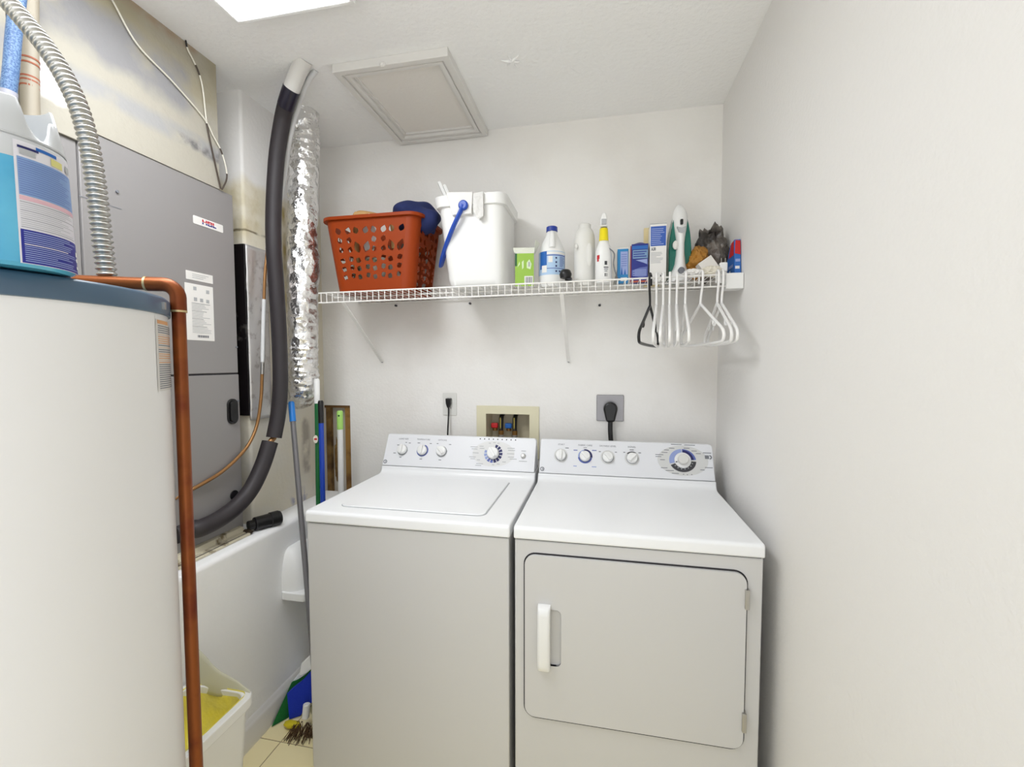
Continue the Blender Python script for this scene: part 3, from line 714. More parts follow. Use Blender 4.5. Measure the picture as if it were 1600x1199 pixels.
lp = smooth_path([V((-.064, .205, CEIL)), atX(478, 132, -.12), atX(464, 172, -.19), atX(452, 220, -.25), atX(440, 300, -.34), atX(428, 350, -.36), atX(418, 390, -.375)], 6)
b = MB(); b.tube(lp, .0095, mat('white_tube_sleeve', (220, 221, 222), .5), 12); b.build('white_sleeve', t, smooth=60)
b = MB(); b.tube(smooth_path([lp[-1], atX(414, 430, -.38), atX(412.5, 470, -.38)], 6), .006, M_copper2, 12); b.build('copper_tube', t, smooth=60)
b = MB(); b.tube(smooth_path([atX(412.5, 468, -.38), atX(411, 520, -.38), atX(410, 568, -.38)], 6), .0072, mat('white_tube_sleeve', (220, 221, 222)), 12); b.build('white_sleeve', t, smooth=60)
b = MB(); b.tube(smooth_path([atX(410, 566, -.38), atX(409.5, 585, -.38)], 4), .0075, M_chrome, 12); b.build('coupling', t, smooth=60)
b = MB(); b.tube(smooth_path([atX(409.5, 583, -.38), atX(408, 620, -.38), atX(402, 662, -.38), atX(390, 692, -.38), atX(371, 716, -.38), atX(346, 738, -.382), atX(322, 753, -.385), atX(302, 764, -.39), V((-.40, -.10, .96))], 8), .0062, M_copper2, 12); b.build('copper_tube', t, smooth=60)
# foil duct by the corner
b = MB(); rings = []; NZ = 150; n = 44
axp = smooth_path([V((-.284, .434, CEIL)), V((-.29, .428, 2.2)), V((-.297, .42, 1.9)), V((-.30, .416, 1.6)), V((-.303, .416, 1.40)), V((-.312, .425, 1.315)), V((-.335, .45, 1.27)), V((-.372, .48, 1.25)), V((-.412, .51, 1.245))], 20)
N = len(axp); a = V((1, 0, 0))
for i, p in enumerate(axp):
    tt = (axp[min(i + 1, N - 1)] - axp[max(i - 1, 0)]).normalized(); a = (a - tt * a.dot(tt)).normalized(); c_ = tt.cross(a); ring = []
    for k in range(n):
        th = 2 * PI * k / n; d_ = a * math.cos(th) + c_ * math.sin(th); base = p + d_ * .058
        nz = noise.noise(base * 16) * .004 + (1 - 2 * abs(noise.noise(V((base.x * 26, base.y * 26, base.z * 46))))) * .0045 + .0018 * math.sin(p.z * 2 * PI / .022)
        bulge = .012 * math.exp(-((p.z - 1.80) / .09) ** 2) * max(0, d_.x * .8 + d_.y * .4)
        ring.append(p + d_ * (.056 + nz + bulge))
    rings.append(ring)
b.loft(rings, M_foil, False, True)
tag(b.build('foil_duct', smooth=25), 'crumpled silver foil dryer duct hanging from the ceiling near the corner', 'duct')
# thermostat wires
M_cord = mat('cream_cord', (228, 224, 210), .5); M_cordk = mat('brown_cord', (70, 58, 48), .5)
xw = PX + .006
def wire(name, label, px, seq):
    pts = smooth_path([atX(u, v, xw) for u, v in px], 8); b = MB(); k = len(pts)
    for (f0, f1, m) in seq: b.tube(pts[int(f0 * (k - 1)):int(f1 * (k - 1)) + 1], .0026, m, 8)
    return tag(b.build(name, smooth=60), label, 'wire')
wire('thermostat_wire', 'pale wire slanting down across the plaster from the top edge', [(160, -25), (178, 5), (215, 70), (270, 128), (318, 184), (333, 212), (345, 235), (353, 262), (354, 280), (347, 296)], ((0, .66, M_cord), (.66, .7, M_cordk), (.7, .84, M_cord), (.84, 1, M_cordk)))
wire('thermostat_wire', 'thin dark and pale wire dropping from the ceiling crack to the air handler', [(289, 57), (293, 76), (302, 94), (311, 115), (317, 140), (322, 185), (327, 214), (336, 255), (345, 295)], ((0, .12, M_black), (.12, .3, M_cord), (.3, .4, M_cordk), (.4, .66, M_cord), (.66, 1, M_cordk)))
# ledge: weathered track and black trap
t = thing('filter_track', 'weathered cream metal track at the foot of the air handler', 'track', (-.37, 0, .749))
M_age = mat('aged_cream_paint', (214, 206, 182), .7, mix=((120, 104, 76), 26, .54, .68))
b = MB(); b.prism([(-.398, .749), (-.345, .749), (-.345, .757), (-.372, .762), (-.380, .778), (-.398, .780)], lambda u, v, w_: V((u, w_, v)), -.40, .150, M_age); b.build('rail', t, bevel=.002)
b = MB(); b.box(-.358, -.40, .7565, -.352, .140, .759, M_dark); b.build('slot', t, smooth=0)
b = MB(); b.blob((-.366, .152, .757), .022, .014, .010, mat('dark_debris', (60, 48, 34), .9), .5, 4, 3); b.build('debris', t)
t = thing('drain_fitting', 'black pipe fitting lying on the white ledge', 'pipe fitting', (-.35, .21, .748))
b = MB(); A_, B_ = V((-.372, .165, .775)), V((-.322, .262, .776)); b.cyl(A_, A_.lerp(B_, .3), .018, M_black); b.build('pipe_end', t, bevel=.001)
b = MB(); b.cyl(A_.lerp(B_, .2), A_.lerp(B_, .75), .026, M_black, 24); b.build('body', t, bevel=.003)
b = MB(); d_ = (B_ - A_).normalized(); b.tube([A_.lerp(B_, .72), B_, B_ + d_ * .004], .029, M_black, 24); b.tube([B_ + d_ * .004, B_ + d_ * .010], .026, M_black, 24); b.build('cap', t, bevel=.002)
# white vent hood on the low wall
t = thing('vent_hood', 'white plastic scoop-shaped vent hood on the low wall', 'vent', (-.30, .34, .45))
b = MB(); rings = []
for k in range(13):
    a = PI / 2 * k / 12; z = .482 + .165 * math.sin(a); s_ = math.cos(a)
    dep = .012 + .082 * s_; hw = .035 + .055 * s_ ** .7
    rings.append([V((-.2995 + dep * max(0, math.sin(q)) ** .6, .335 - hw * math.cos(q), z)) for q in [PI * j / 16 for j in range(17)]])
b.loft(rings, M_plas, True, True, closed=True); b.build('scoop', t, smooth=60)
b = MB(); b.prism(rrect(-.2995, .238, -.192, .432, .012, 4), lambda u, v, w_: V((u, v, w_)), .452, .484, M_plas); b.build('rim', t, bevel=.003)

# ================================================================== WASHER SUPPLY BOX, OUTLETS, OPENING WITH STUDS
bf = lambda u, v, w_: V((u, YB - w_, v))
t = thing('supply_box', 'cream washer supply box recessed in the wall behind the washer', 'utility box', (.527, YB, 1.08))
M_cream = mat('cream_plastic', (226, 220, 190), .5)
b = MB(); b.prism([(.379, .955), (.674, .955), (.674, 1.198), (.379, 1.198)], bf, 0, .007, M_cream, holes=[[(.425, .964), (.629, .964), (.629, 1.160), (.425, 1.160)]]); b.build('flange', t, bevel=.002)
b = MB(); r_ = [(.4225, .962), (.6315, .962), (.6315, 1.1625), (.4225, 1.1625)]
q_ = [(.432, .97), (.622, .97), (.622, 1.155), (.432, 1.155)]
b.loft([[bf(*p, .002) for p in r_], [bf(*p, -.085) for p in q_]], mat('box_liner', (206, 196, 170), .6), cap0=False); b.recalc = True; b.build('liner', t, smooth=0)
for u, m, nm in ((.455, M_red, 'red'), (.522, M_labblue, 'blue')):
    b = MB(); b.cyl((u, YB + .05, 1.075), (u, YB + .05, 1.095), .012, mat('brass', (150, 110, 60), .4, .8)); vv = b.build('valve_stem', t)
    b = MB(); b.box(u - .016, YB + .032, 1.088, u + .016, YB + .052, 1.112, m); b.build('valve_handle', vv, bevel=.004)
for u, g in ((.487, 'left'), (.553, 'right')):
    t2 = thing('supply_hose', 'dark rubber supply hose at the %s of the two in the cream wall box' % g, 'hose', (u, YB + .035, 1.0))
    b = MB(); b.tube(smooth_path([V((u, YB + .04, .972)), V((u, YB + .036, 1.05)), V((u, YB + .042, 1.13)), V((u, YB + .062, 1.150)), V((u, YB + .078, 1.150))], 6), .0105, M_black, 14); b.build('hose', t2, smooth=60)
    b = MB(); b.cyl((u, YB + .0375, 1.058), (u, YB + .0375, 1.078), .0125, mat('brass', (150, 110, 60))); b.cyl((u, YB + .0375, 1.048), (u, YB + .0375, 1.058), .014, M_chrome); b.build('coupling', t2)
    b = MB(); b.sheet(u - .003, 1.085, u + .001, 1.14, lambda p, q, w_: V((p, YB + .027 - w_, q)), 0, mat('hose_print', (200, 180, 80), .5)); b.recalc = False; b.build('printed_stripe', t2, smooth=0)
# small outlet with plug
t = thing('wall_outlet', 'white wall outlet behind the washer', 'outlet', (.247, YB, 1.2))
b = MB(); b.prism(rrect(.212, 1.148, .282, 1.257, .005, 3), bf, 0, .005, M_plas2); pl_ = b.build('cover_plate', t, bevel=.002)
for z in (1.180, 1.224):
    b = MB(); b.prism(rrect(.231, z - .014, .263, z + .014, .009, 4), bf, .004, .0068, M_plas2); b.sheet(.239, z, .241, z + .008, bf, .0072, M_dark); b.sheet(.252, z, .254, z + .007, bf, .0072, M_dark); b.build('socket', t)
t = thing('power_cord', 'thin black washer cord plugged into the white outlet', 'cord', (.247, YB - .02, 1.1))
b = MB(); b.prism([(.234, 1.230), (.260, 1.230), (.258, 1.205), (.251, 1.186), (.243, 1.186), (.236, 1.205)], bf, .007, .030, M_black); b.build('plug', t, bevel=.003)
b = MB(); b.tube(smooth_path([V((.247, YB - .02, 1.192)), V((.247, YB - .022, 1.15)), V((.246, YB - .03, 1.08)), V((.245, YB - .035, 1.0)), V((.245, YB - .035, .90))], 6), .0036, M_black, 10); b.build('cable', t, smooth=60)
t = thing('dryer_outlet', 'square grey steel wall outlet behind the dryer', 'outlet', (.988, YB, 1.2))
b = MB(); b.prism(rrect(.930, 1.140, 1.047, 1.256, .003, 2), bf, 0, .006, mat('grey_steel_plate', (150, 148, 150), .35, .7)); b.build('cover_plate', t, bevel=.002)
t = thing('power_cord', 'thick black dryer cord plugged into the grey outlet', 'cord', (.99, YB - .02, 1.1))
b = MB(); b.prism([(.990 + .030 * math.sin(a), 1.196 + .030 * math.cos(a)) for a in [-PI * .62 + k * PI * 1.24 / 14 for k in range(15)]][::-1] + [(.972, 1.140), (1.008, 1.140)], bf, .006, .042, M_black); b.build('plug', t, bevel=.008, seg=3)
b = MB(); b.tube(smooth_path([V((.990, YB - .024, 1.15)), V((.990, YB - .03, 1.10)), V((.995, YB - .034, 1.04)), V((1.003, YB - .036, .97)), V((1.005, YB - .036, .90))], 6), .0105, M_black, 14); b.build('cable', t, smooth=60)
# cut opening with studs and kraft board
t = thing('wall_cutout', 'raw timber-framed opening cut in the back wall left of the washer', 'wall opening', (-.35, YB + .05, .45))
b = MB(); b.box(-.43, YB + .040, .44, -.27, YB + .0985, 1.19, mat('cavity_board', (206, 200, 186), .85)); b.build('backing_board', t, smooth=0)
M_stud = mat('raw_stud', (158, 118, 58), .75, mix=((116, 80, 34), 16, .45, .65))
b = MB(); b.box(-.3085, YB + .004, .452, -.2785, YB + .040, 1.172, M_stud); b.build('stud', t, bevel=.001)
b = MB(); b.box(-.422, YB + .004, 1.172, -.2785, YB + .040, 1.184, mat('raw_stud_dark', (110, 78, 36), .8)); b.build('header_strip', t)
b = MB(); b.box(atY(511, 700, .74).x, YB + .015, .452, atY(517.5, 700, .74).x, YB + .040, 1.172, M_kraft); b.build('stud', t, bevel=.001)
b = MB(); b.blob((-.364, YB + .016, .90), .014, .006, .10, M_kraft, .35, 4, 4, 5); b.build('torn_paper', t)

# ================================================================== BROOMS AND MOPS, BIN
def stick(name, label, cat, top, bot, r, m, grips, group=None):
    t = thing(name, label, cat, bot, group); top = V(top); bot = V(bot); d = (bot - top); Ln = d.length; d.normalize()
    g_end = max(g[1] for g in grips)
    b = MB(); b.cyl(top + d * g_end, bot, r, m, 18); b.build('shaft', t)
    for (s0, s1, rr, gm) in grips:
        b = MB(); b.tube([top + d * s0, top + d * (s0 + .006), top + d * (s1 - .004), top + d * s1], lambda q: rr * (.72 if q < .2 else 1), gm, 18); b.build('grip', t, smooth=50)
    return t, d
T_ = atX(455, 628, -.33); B_ = V((-.05, .12, 0))
t, d = stick('mop', 'grey mop handle with blue tip leaning beside the washer', 'mop', T_, (B_.x, B_.y, .02), .0105, mat('grey_metal_handle', (126, 124, 126), .35, .4), [(0, .085, .0125, mat('cyan_blue_grip', (36, 128, 214), .4))])
b = MB(); b.box(B_.x - .004, B_.y - .03, 0, B_.x + .036, B_.y + .06, .03, M_grey); b.build('mop_head', t, bevel=.006)
b = MB(); b.prism(circle(0, 0, .0045, 10), lambda u, v, w_: T_ + V((.0, .0, -.02)) + RT * u + UP * v - FWD * w_, .0125, .0135, M_navy); b.build('hang_hole', t)
def ysolve(u, v, x): return atX(u, v, x)
gx = -.235
T_ = atX(495, 592, gx); B0 = atX(495.5, 783, gx); B_ = V((B0.x + .0, B0.y, .20))
M_gr = mat('green_handle', (22, 104, 52), .35)
t, d = stick('broom', 'green-handled broom with white grip standing by the foil duct', 'broom', T_, B_, .0105, M_gr, [(0, .105, .0115, M_plas)])
b = MB(); b.prism(circle(0, 0, .010, 20, .017), lambda u, v, w_: atX(495, 686, gx) + RT * u + UP * v - FWD * w_, .0108, .0114, mat('cream_sticker', (226, 220, 204), .5)); b.prism(rrect(-.006, -.004, .006, .004, .002), lambda u, v, w_: atX(495, 686, gx) + RT * u + UP * v - FWD * w_, .0112, .0118, M_red); b.build('sticker', t)
# green angled bristle head
M_gb = mat('green_bristles', (18, 112, 48), .8, bump=(220, .6, .004))
def slab(b, pts, dy, m):
    b.loft([[V(p) for p in pts], [V(p) + V((0, dy, 0)) for p in pts]], m)
def PF(u, v): return atZ(u, v, .003)
gh = MB(); slab(gh, [PF(424, 1136.5), PF(455, 1119), atY(482, 1092, .30), atY(482, 1050, .30), atY(466, 1064, .27), atY(455.5, 1067, .255)], .028, M_gb); gh.build('bristles', t, smooth=40)
b = MB(); slab(b, [atY(454, 1068, .258), atY(466, 1062, .272), atY(482, 1052, .30), atY(482, 1040, .31), atY(470, 1049, .285)], .10, M_plas); b.build('head_block', t, bevel=.004)
bx = -.205
T_ = atX(501, 626, bx); B0 = atX(504.5, 780, bx); d_ = (B0 - T_).normalized(); B_ = T_ + d_ * ((T_.z - .16) / -d_.z)
M_bl = mat('blue_handle', (24, 66, 176), .35)
t, d = stick('broom', 'blue-handled broom with black grip beside the green broom', 'broom', T_, B_, .0105, M_bl, [(0, .095, .0112, M_black)])
b = MB(); slab(b, [PF(452, 1124.5), PF(469, 1119), atY(482, 1100, .225), atY(490, 1098, .235), atY(490, 1044, .25), atY(481, 1054, .235), atY(470, 1067, .22), atY(448.5, 1084, .205)], .03, mat('blue_bristles', (14, 52, 190), .8, bump=(220, .6, .004))); b.build('bristles', t, smooth=40)
b = MB(); slab(b, [atY(466, 1060, .225), atY(481, 1050, .24), atY(495, 1040, .26), atY(495, 1012, .27), atY(482, 1026, .25), atY(470, 1038, .235)], .12, M_plas); b.build('head_block', t, bevel=.005)
wx = -.215
T_ = atX(531, 642, wx); B0 = atX(533, 765, wx); d_ = (B0 - T_).normalized(); B_ = T_ + d_ * ((T_.z - .06) / -d_.z)
t, d = stick('mop', 'white mop handle with lime green tip before the timber opening', 'mop', T_, B_, .0125, M_plas, [(0, .085, .0135, mat('lime_grip', (164, 214, 108), .4))])
b = MB(); b.box(B_.x - .03, B_.y - .05, 0, B_.x + .03, B_.y + .05, .07, M_plas); b.build('mop_head', t, bevel=.01)
b = MB(); b.prism(circle(0, 0, .0045, 10), lambda u, v, w_: T_ + V((.0, .0, -.022)) + RT * u + UP * v - FWD * w_, .0132, .0142, M_dkgreen); b.build('hang_hole', t)
# small scrub brush on the floor
t = thing('scrub_brush', 'yellow scrub brush with brown bristles on the floor tiles', 'brush', (-.14, .13, 0))
b = MB(); c_ = atZ(457, 1133, .016); b.blob(c_, .036, .016, .013, mat('yellow_brush_back', (214, 196, 24), .5), .15, 2, 3, 3); b.build('back', t)
b = MB(); M_br = mat('brown_bristles', (84, 60, 34), .9)
c2 = atZ(474, 1138, .02)
for k in range(90):
    a = random.uniform(-.04, .045); r0 = V((c2.x + a, c2.y + random.uniform(-.012, .02), .028)); q = r0 + V((random.uniform(-.015, .02), random.uniform(-.05, -.008), -.0265)); b.tube([r0, q], .0012, M_br, 4)
o = b.build('bristles', t, smooth=0); o['kind'] = 'stuff'
b = MB(); c3_ = atZ(477, 1113, .07); b.cyl((c3_.x, c3_.y, .045), (c3_.x, c3_.y + .01, .095), .013, M_plas); b.build('handle', t, bevel=.003)
# bin with liner
t = thing('trash_bin', 'white trash bin with yellow liner by the copper pipe', 'bin', (-.17, -.27, 0))
zr = .42; rx0, rx1, ry0, ry1 = -.288, -.052, -.42, -.160
def rr(x0, y0, x1, y1, r, z): return [V((p[0], p[1], z)) for p in rrect(x0, y0, x1, y1, r, 5)]
b = MB(); k = .022
b.loft([rr(rx0 + .035, ry0 + .035, rx1 - .035, ry1 - .035, .03, .0), rr(rx0 + .012, ry0 + .012, rx1 - .012, ry1 - .012, .035, zr - .05), rr(rx0 + .012, ry0 + .012, rx1 - .012, ry1 - .012, .035, zr - .03),
        rr(rx0, ry0, rx1, ry1, .04, zr - .032), rr(rx0, ry0, rx1, ry1, .04, zr), rr(rx0 + k, ry0 + k, rx1 - k, ry1 - k, .03, zr), rr(rx0 + .05, ry0 + .05, rx1 - .05, ry1 - .05, .03, .02)], M_plas); b.build('body', t, bevel=.003)
M_lin = mat('yellow_bag_film', (250, 236, 84), .35, alpha=.95, mix=((226, 214, 110), 9, .4, .65), bump=(26, .6, .01))
b = MB(); rings = []
for (ins, z, amp) in ((.018, zr + .004, .002), (.026, zr - .02, .004), (.034, zr - .06, .010), (.045, zr - .10, .012), (.075, zr - .13, .012), (.10, zr - .14, .010)):
    R_ = rr(rx0 + ins, ry0 + ins, rx1 - ins, ry1 - ins, .02, z)
    rings.append([p + V((noise.noise(p * 30), noise.noise(p * 30 + V((9, 0, 0))), noise.noise(p * 24))) * amp for p in R_])
b.loft(rings, M_lin, False, True); b.build('liner', t, smooth=70)
b = MB(); rings = []      # the raised flap at the far left
for s_ in range(7):
    f = s_ / 6; row = []
    for j in range(9):
        g = j / 8; x = rx0 + .012 + .21 * g; y = ry1 - .022 + .004 * math.sin(j * 1.3); hgt = .115 * (1 - g) ** 1.3 + .004
        row.append(V((x, y + .012 * f, zr - .02 + hgt * f + .02 * f)))
    rings.append(row)
b.loft(rings, mat('clear_bag_film', (222, 220, 196), .3, alpha=.75), False, False, closed=False); o = b.build('liner_flap', t, smooth=70)
md = o.modifiers.new('thick', 'SOLIDIFY'); md.thickness = .0012

# ================================================================== WIRE SHELF
def shz(x): return 1.689 + .0085 * (x + .2)
SX0, SX1, SY0 = -.212, 1.372, .40
t = thing('wire_shelf', 'long white wire shelf fixed to the back wall above the appliances', 'shelf', (.58, .56, 1.69))
b = MB(); k = 0
x = SX0 + .012
while x < SX1 - .005:
    z = shz(x); b.tube([V((x, YB - .012, z + .001)), V((x, SY0 + .004, z + .001)), V((x, SY0 - .0005, z - .003)), V((x, SY0 - .001, z - .040))], .0016, M_wire, 6); x += .0262
b.build('cross_wires', t, smooth=60)
for (y, dz, r) in ((SY0, .0, .0031), (SY0 + .001, -.040, .0031), (YB - .012, -.003, .003), (.51, -.003, .003), (.62, -.003, .003)):
    b = MB(); b.cyl((SX0, y, shz(SX0) + dz), (SX1, y, shz(SX1) + dz), r, M_wire, 10); b.build('rail', t)
for xx in (-.100, .802):
    b = MB(); zt2 = shz(xx) - .042; A_, B_ = V((xx, SY0 + .003, zt2)), V((xx + .004, YB - .004, 1.402))
    dd = (B_ - A_); nrm = V((0, dd.z, -dd.y)).normalized()
    rings = [[p + V((sx_ * .0075, 0, 0)) + nrm * sy_ for sx_, sy_ in ((-1, -.003), (1, -.003), (1, .003), (-1, .003))] for p in (A_, B_)]
    b.loft(rings, M_wire); br_ = b.build('brace', t, bevel=.001)
    b = MB(); b.cyl((xx + .004, YB - .008, 1.402), (xx + .004, YB - .001, 1.402), .004, M_grey, 10); b.build('screw', br_)
b = MB(); b.box(SX1 - .004, SY0 - .006, 1.652, XR - .001, SY0 + .05, shz(1.4) + .004, M_plas); b.build('end_bracket', t, bevel=.003)
for xx in (atY(618, 473, .712).x, atY(734, 457, .712).x):
    b = MB(); b.cyl((xx, YB - .012, 1.672), (xx, YB - .001, 1.672), .005, M_dgrey, 10); b.build('wall_clip', t)
for sp_ in ((atY(937, 461, .718).x, .722),):
    b = MB(); b.cyl((sp_[0], YB - .006, 1.648), (sp_[0], YB - .0005, 1.648), .0055, M_dgrey, 10); b.build('wall_clip', t)

# ================================================================== THINGS ON THE SHELF
def base(x): return shz(x) + .0035
# ---- laundry basket
fy = .425
bl, brr = atY(524, 452, fy).x, atY(643, 452, fy).x
ft = .405; tl, tr = atY(496, 342, ft).x, atY(655, 335, ft).x; zrim = atY(575, 334, ft).z
zb = base(0); cxb = (bl + brr) / 2
t = thing('laundry_basket', 'burnt orange plastic laundry basket with leaf-shaped holes on the shelf', 'basket', (cxb, .55, zb))
y0b, y1b, y0t, y1t = fy, .675, ft + .012, .700
def corner(side, f):   # side 0 front-left, 1 front-right, 2 back-right, 3 back-left ; f 0 bottom..1 top
    xs = (bl + (tl + .014 - bl) * f, brr + (tr - .014 - brr) * f); ys = (y0b + (y0t - y0b) * f, y1b + (y1t - y1b) * f)
    return V((xs[0] if side in (0, 3) else xs[1], ys[0] if side < 2 else ys[1], zb + .004 + (zrim - .012 - zb) * f))
RC = .045
def leaf(cu, cv, L_, W_, ang, n_=5):
    pts = []
    for k in range(n_ + 1):
        s_ = k / n_; pts.append((-L_ / 2 + L_ * s_, W_ / 2 * math.sin(PI * s_ ** .85) if 0 < s_ < 1 else 0))
    for k in range(1, n_):
        s_ = 1 - k / n_; pts.append((-L_ / 2 + L_ * s_, -W_ / 2 * math.sin(PI * s_ ** .85)))
    ca, sa_ = math.cos(ang), math.sin(ang)
    return [(cu + x * ca - y * sa_, cv + x * sa_ + y * ca) for x, y in pts]
b = MB()
for side in range(4):
    a0_, a1_, c0_, c1_ = corner(side, 0), corner((side + 1) % 4, 0), corner(side, 1), corner((side + 1) % 4, 1)
    Lb, Lt = (a1_ - a0_).length, (c1_ - c0_).length; H_ = (c0_ - a0_).length
    ed = (a1_ - a0_).normalized(); nrm = ed.cross(V((0, 0, 1))).normalized()
    def pf(u, v, w_, a0_=a0_, a1_=a1_, c0_=c0_, c1_=c1_, nrm=nrm, Lb=Lb, Lt=Lt):
        lo_p = a0_ + (a1_ - a0_) * (RC / Lb + (1 - 2 * RC / Lb) * u); hi_p = c0_ + (c1_ - c0_) * (RC / Lt + (1 - 2 * RC / Lt) * u)
        return lo_p.lerp(hi_p, v) + nrm * w_
    holes = []; Wm = (Lb + Lt) / 2 - 2 * RC; ncol = max(3, round(Wm / .074))
    asp = Wm / H_
    for c in range(ncol):
        cu_ = (c + .5) / ncol; big = c % 2 == 1
        rows = [(.83, .085, .050)] + ([(.60, .135, .062)] if big else [(.70, .075, .046), (.57, .07, .045)]) + [(.43, .075, .047), (.315, .07, .046), (.20, .068, .044)]
        for (cv_, L_, W_) in rows:
            for sg in (-1, 1):
                ang = (PI / 2 + sg * -.32) if cv_ > .55 else (PI / 2 - sg * (PI / 2 - .45) if not big else sg * .5)
                lf_ = leaf(0, 0, L_ * 1.5, W_ * 2.05, ang)
                du = sg * .0205 / Wm; dv = 0 if cv_ > .5 else sg * .012
                holes.append([(cu_ + du + p[0] * H_ / Wm * .78, cv_ + dv + p[1] * .82) for p in lf_])
    b.prism([(0, 0), (1, 0), (1, 1), (0, 1)], pf, -.0025, 0, M_orange, holes=holes)
    # rounded corner strip to the next side
    nb = corner((side + 2) % 4, 0) - a1_; ed2 = nb.normalized()
    for f0_, f1_ in ((0, 1),):
        rings = []
        for f in (0, 1):
            A0, A1, A2 = corner(side, f), corner((side + 1) % 4, f), corner((side + 2) % 4, f)
            e1 = (A1 - A0).normalized(); e2 = (A2 - A1).normalized(); cc_ = A1 - e1 * RC + e2 * RC
            outer = [cc_ + (e1 * math.sin(q) - e2 * math.cos(q)) * RC for q in [PI / 2 * j / 6 for j in range(7)]]
            innr = [cc_ + (e1 * math.sin(q) - e2 * math.cos(q)) * (RC - .0025) for q in [PI / 2 * j / 6 for j in range(7)]]
            rings.append(outer + innr[::-1])
        b.loft(rings, M_orange)
bot = [V((p[0], p[1], zb)) for p in rrect(bl, y0b, brr, y1b, RC, 6)]
b.loft([[p + V((0, 0, .0)) for p in bot], [p + V((0, 0, .005)) for p in bot]], M_orange)
b.build('body', t, smooth=40)
b = MB(); ro = rrect(tl, ft, tr, y1t + .012, RC + .012, 6); ri = rrect(tl + .016, ft + .016, tr - .016, y1t - .004, RC, 6)
b.prism(ro, lambda u, v, w_: V((u, v, w_)), zrim - .014, zrim, M_orange, holes=[ri]); b.build('rim', t, bevel=.004, seg=3)
# cloth, board and strap in the basket
t2 = thing('folded_cloth', 'navy blue cloth bundle heaped in the orange basket', 'cloth', (tr - .13, .57, zrim - .06))
b = MB(); c_ = V(((atY(640, 330, .54).x), .56, zrim - .02)); b.blob(c_ + V((.028, -.01, .030)), .105, .105, .070, M_navycloth, .42, 1.25, 5, 12, octs=1); b.build('bundle', t2, smooth=70)
b = MB(); p0, p1 = atY(556, 324, .47), atY(612, 330, .47)
b.tube(smooth_path([V((p0.x - .002, .47, zrim - .20)), V((p0.x - .002, .47, zrim + .0)), V((p0.x + .008, .47, zrim + .022)), V((p0.x + .03, .475, zrim + .026)), V((p0.x + .09, .485, zrim + .014)), V((p0.x + .15, .50, zrim - .01)), V((p0.x + .16, .50, zrim - .12))], 8), .011, M_tan, 10, ry=1.2)
tag(b.build('woven_bag_handle', smooth=60), 'tan woven strap looped over the basket rim', 'strap')
b = MB(); c_ = V((p0.x + .055, .462, zrim - .05)); b.box(-.036, -.004, -.075, .036, .004, .062, M_paper, Matrix.Translation(c_) @ Matrix.Rotation(-.35, 4, 'Y')); tag(b.build('paper_card', bevel=.001), 'white card standing in the orange basket beside the tan strap', 'card')
# other contents seen through the holes
b = MB(); b.blob(((bl + brr) / 2 - .05, .55, zb + .085), .10, .09, .078, mat('pale_cloth', (206, 200, 186), .9, mix=((90, 92, 70), 14, .5, .6)), .2, 2, 4, 21); tag(b.build('crumpled_cloth', smooth=70), 'pale crumpled cloth lying inside the orange basket', 'cloth')
# ---- white bucket
q0, q1 = atY(700, 447, .425).x, atY(786, 445, .425).x; zbk = base(.45)
k0, k1 = atY(675, 305, .415).x, atY(789, 300, .415).x; zbt = atY(760, 300, .415).z
t = thing('bucket', 'large white plastic bucket with blue handle on the shelf', 'bucket', ((q0 + q1) / 2, .55, zbk))
b = MB()
def br2(f, ins, z): return [V((p[0], p[1], z)) for p in rrect(q0 + (k0 + .012 - q0) * f + ins, .425 - .0 * f + ins, q1 + (k1 - .010 - q1) * f - ins, .665 + .025 * f - ins, .035 + .008 * f, 6)]
b.loft([br2(0, .012, zbk), br2(0, .003, zbk + .006), br2(.1, 0, zbk + .03), br2(.9, 0, zbt - .045), br2(.92, -.010, zbt - .042), br2(1, -.012, zbt - .002), br2(1, -.006, zbt), br2(1, .004, zbt - .001), br2(.2, .006, zbk + .06)], M_plas); b.build('body', t, smooth=50)
pvt = atY(724, 321, .404)
b = MB(); ff = lambda u, v, w_: V((u, .412 - w_, v))
w4 = [atY(u, v, .412) for u, v in ((707, 337), (737, 334), (739, 300), (697, 301))]
b.prism([(p.x, p.z) for p in w4], ff, -.012, .004, M_paper); b.build('handle_mount', t, bevel=.002)
b = MB(); hh = smooth_path([pvt, atY(716, 338, .40), atY(706, 360, .408), atY(697, 384, .43), atY(691, 404, .47), atY(690, 414, .52), V((q0 - .055, .58, zbt - .13)), V((k0 - .012, .66, zbt - .05)), V((pvt.x, .71, zbt - .03))], 8)
b.tube(hh, .0125, M_blue, 12, ry=.6); bh = b.build('bail_handle', t, smooth=60)
b = MB(); b.lathe([(.019, -.004), (.019, .006), (.014, .010)], pvt, M_blue, 24, axis=Matrix(((1, 0, 0), (0, 0, -1), (0, 1, 0)))); b.build('pivot', bh, bevel=.001)
b = MB(); g_ = [atY(u, v, .405) for u, v in ((740, 303), (755, 300), (756, 338), (749, 343), (740, 330))]
rings = [[p + V((.004 * noise.noise(p * 60), dy + .006 * noise.noise(p * 50), .004 * noise.noise(p * 70))) for p in g_] for dy in (-.004, .002, .006)]
b.loft(rings, mat('crumpled_film', (208, 206, 202), .3, bump=(60, .6, .006))); tag(b.build('plastic_film_scrap', smooth=30), 'crumpled clear film scrap stuck to the white bucket front', 'film')
b = MB(); a_, c_ = atY(688, 285, .50), atY(706, 325, .47); dd = (c_ - a_).normalized()
for off, st in ((-.006, 0), (.010, .018)):
    p = a_ + V((off, 0, 0)) + dd * st; b.tube([p, c_ + V((off, 0, 0)) + dd * .12], .0085, M_plas, 4)
tag(b.build('plastic_stick', smooth=0, bevel=.001), 'white plastic stick poking up out of the white bucket', 'stick')
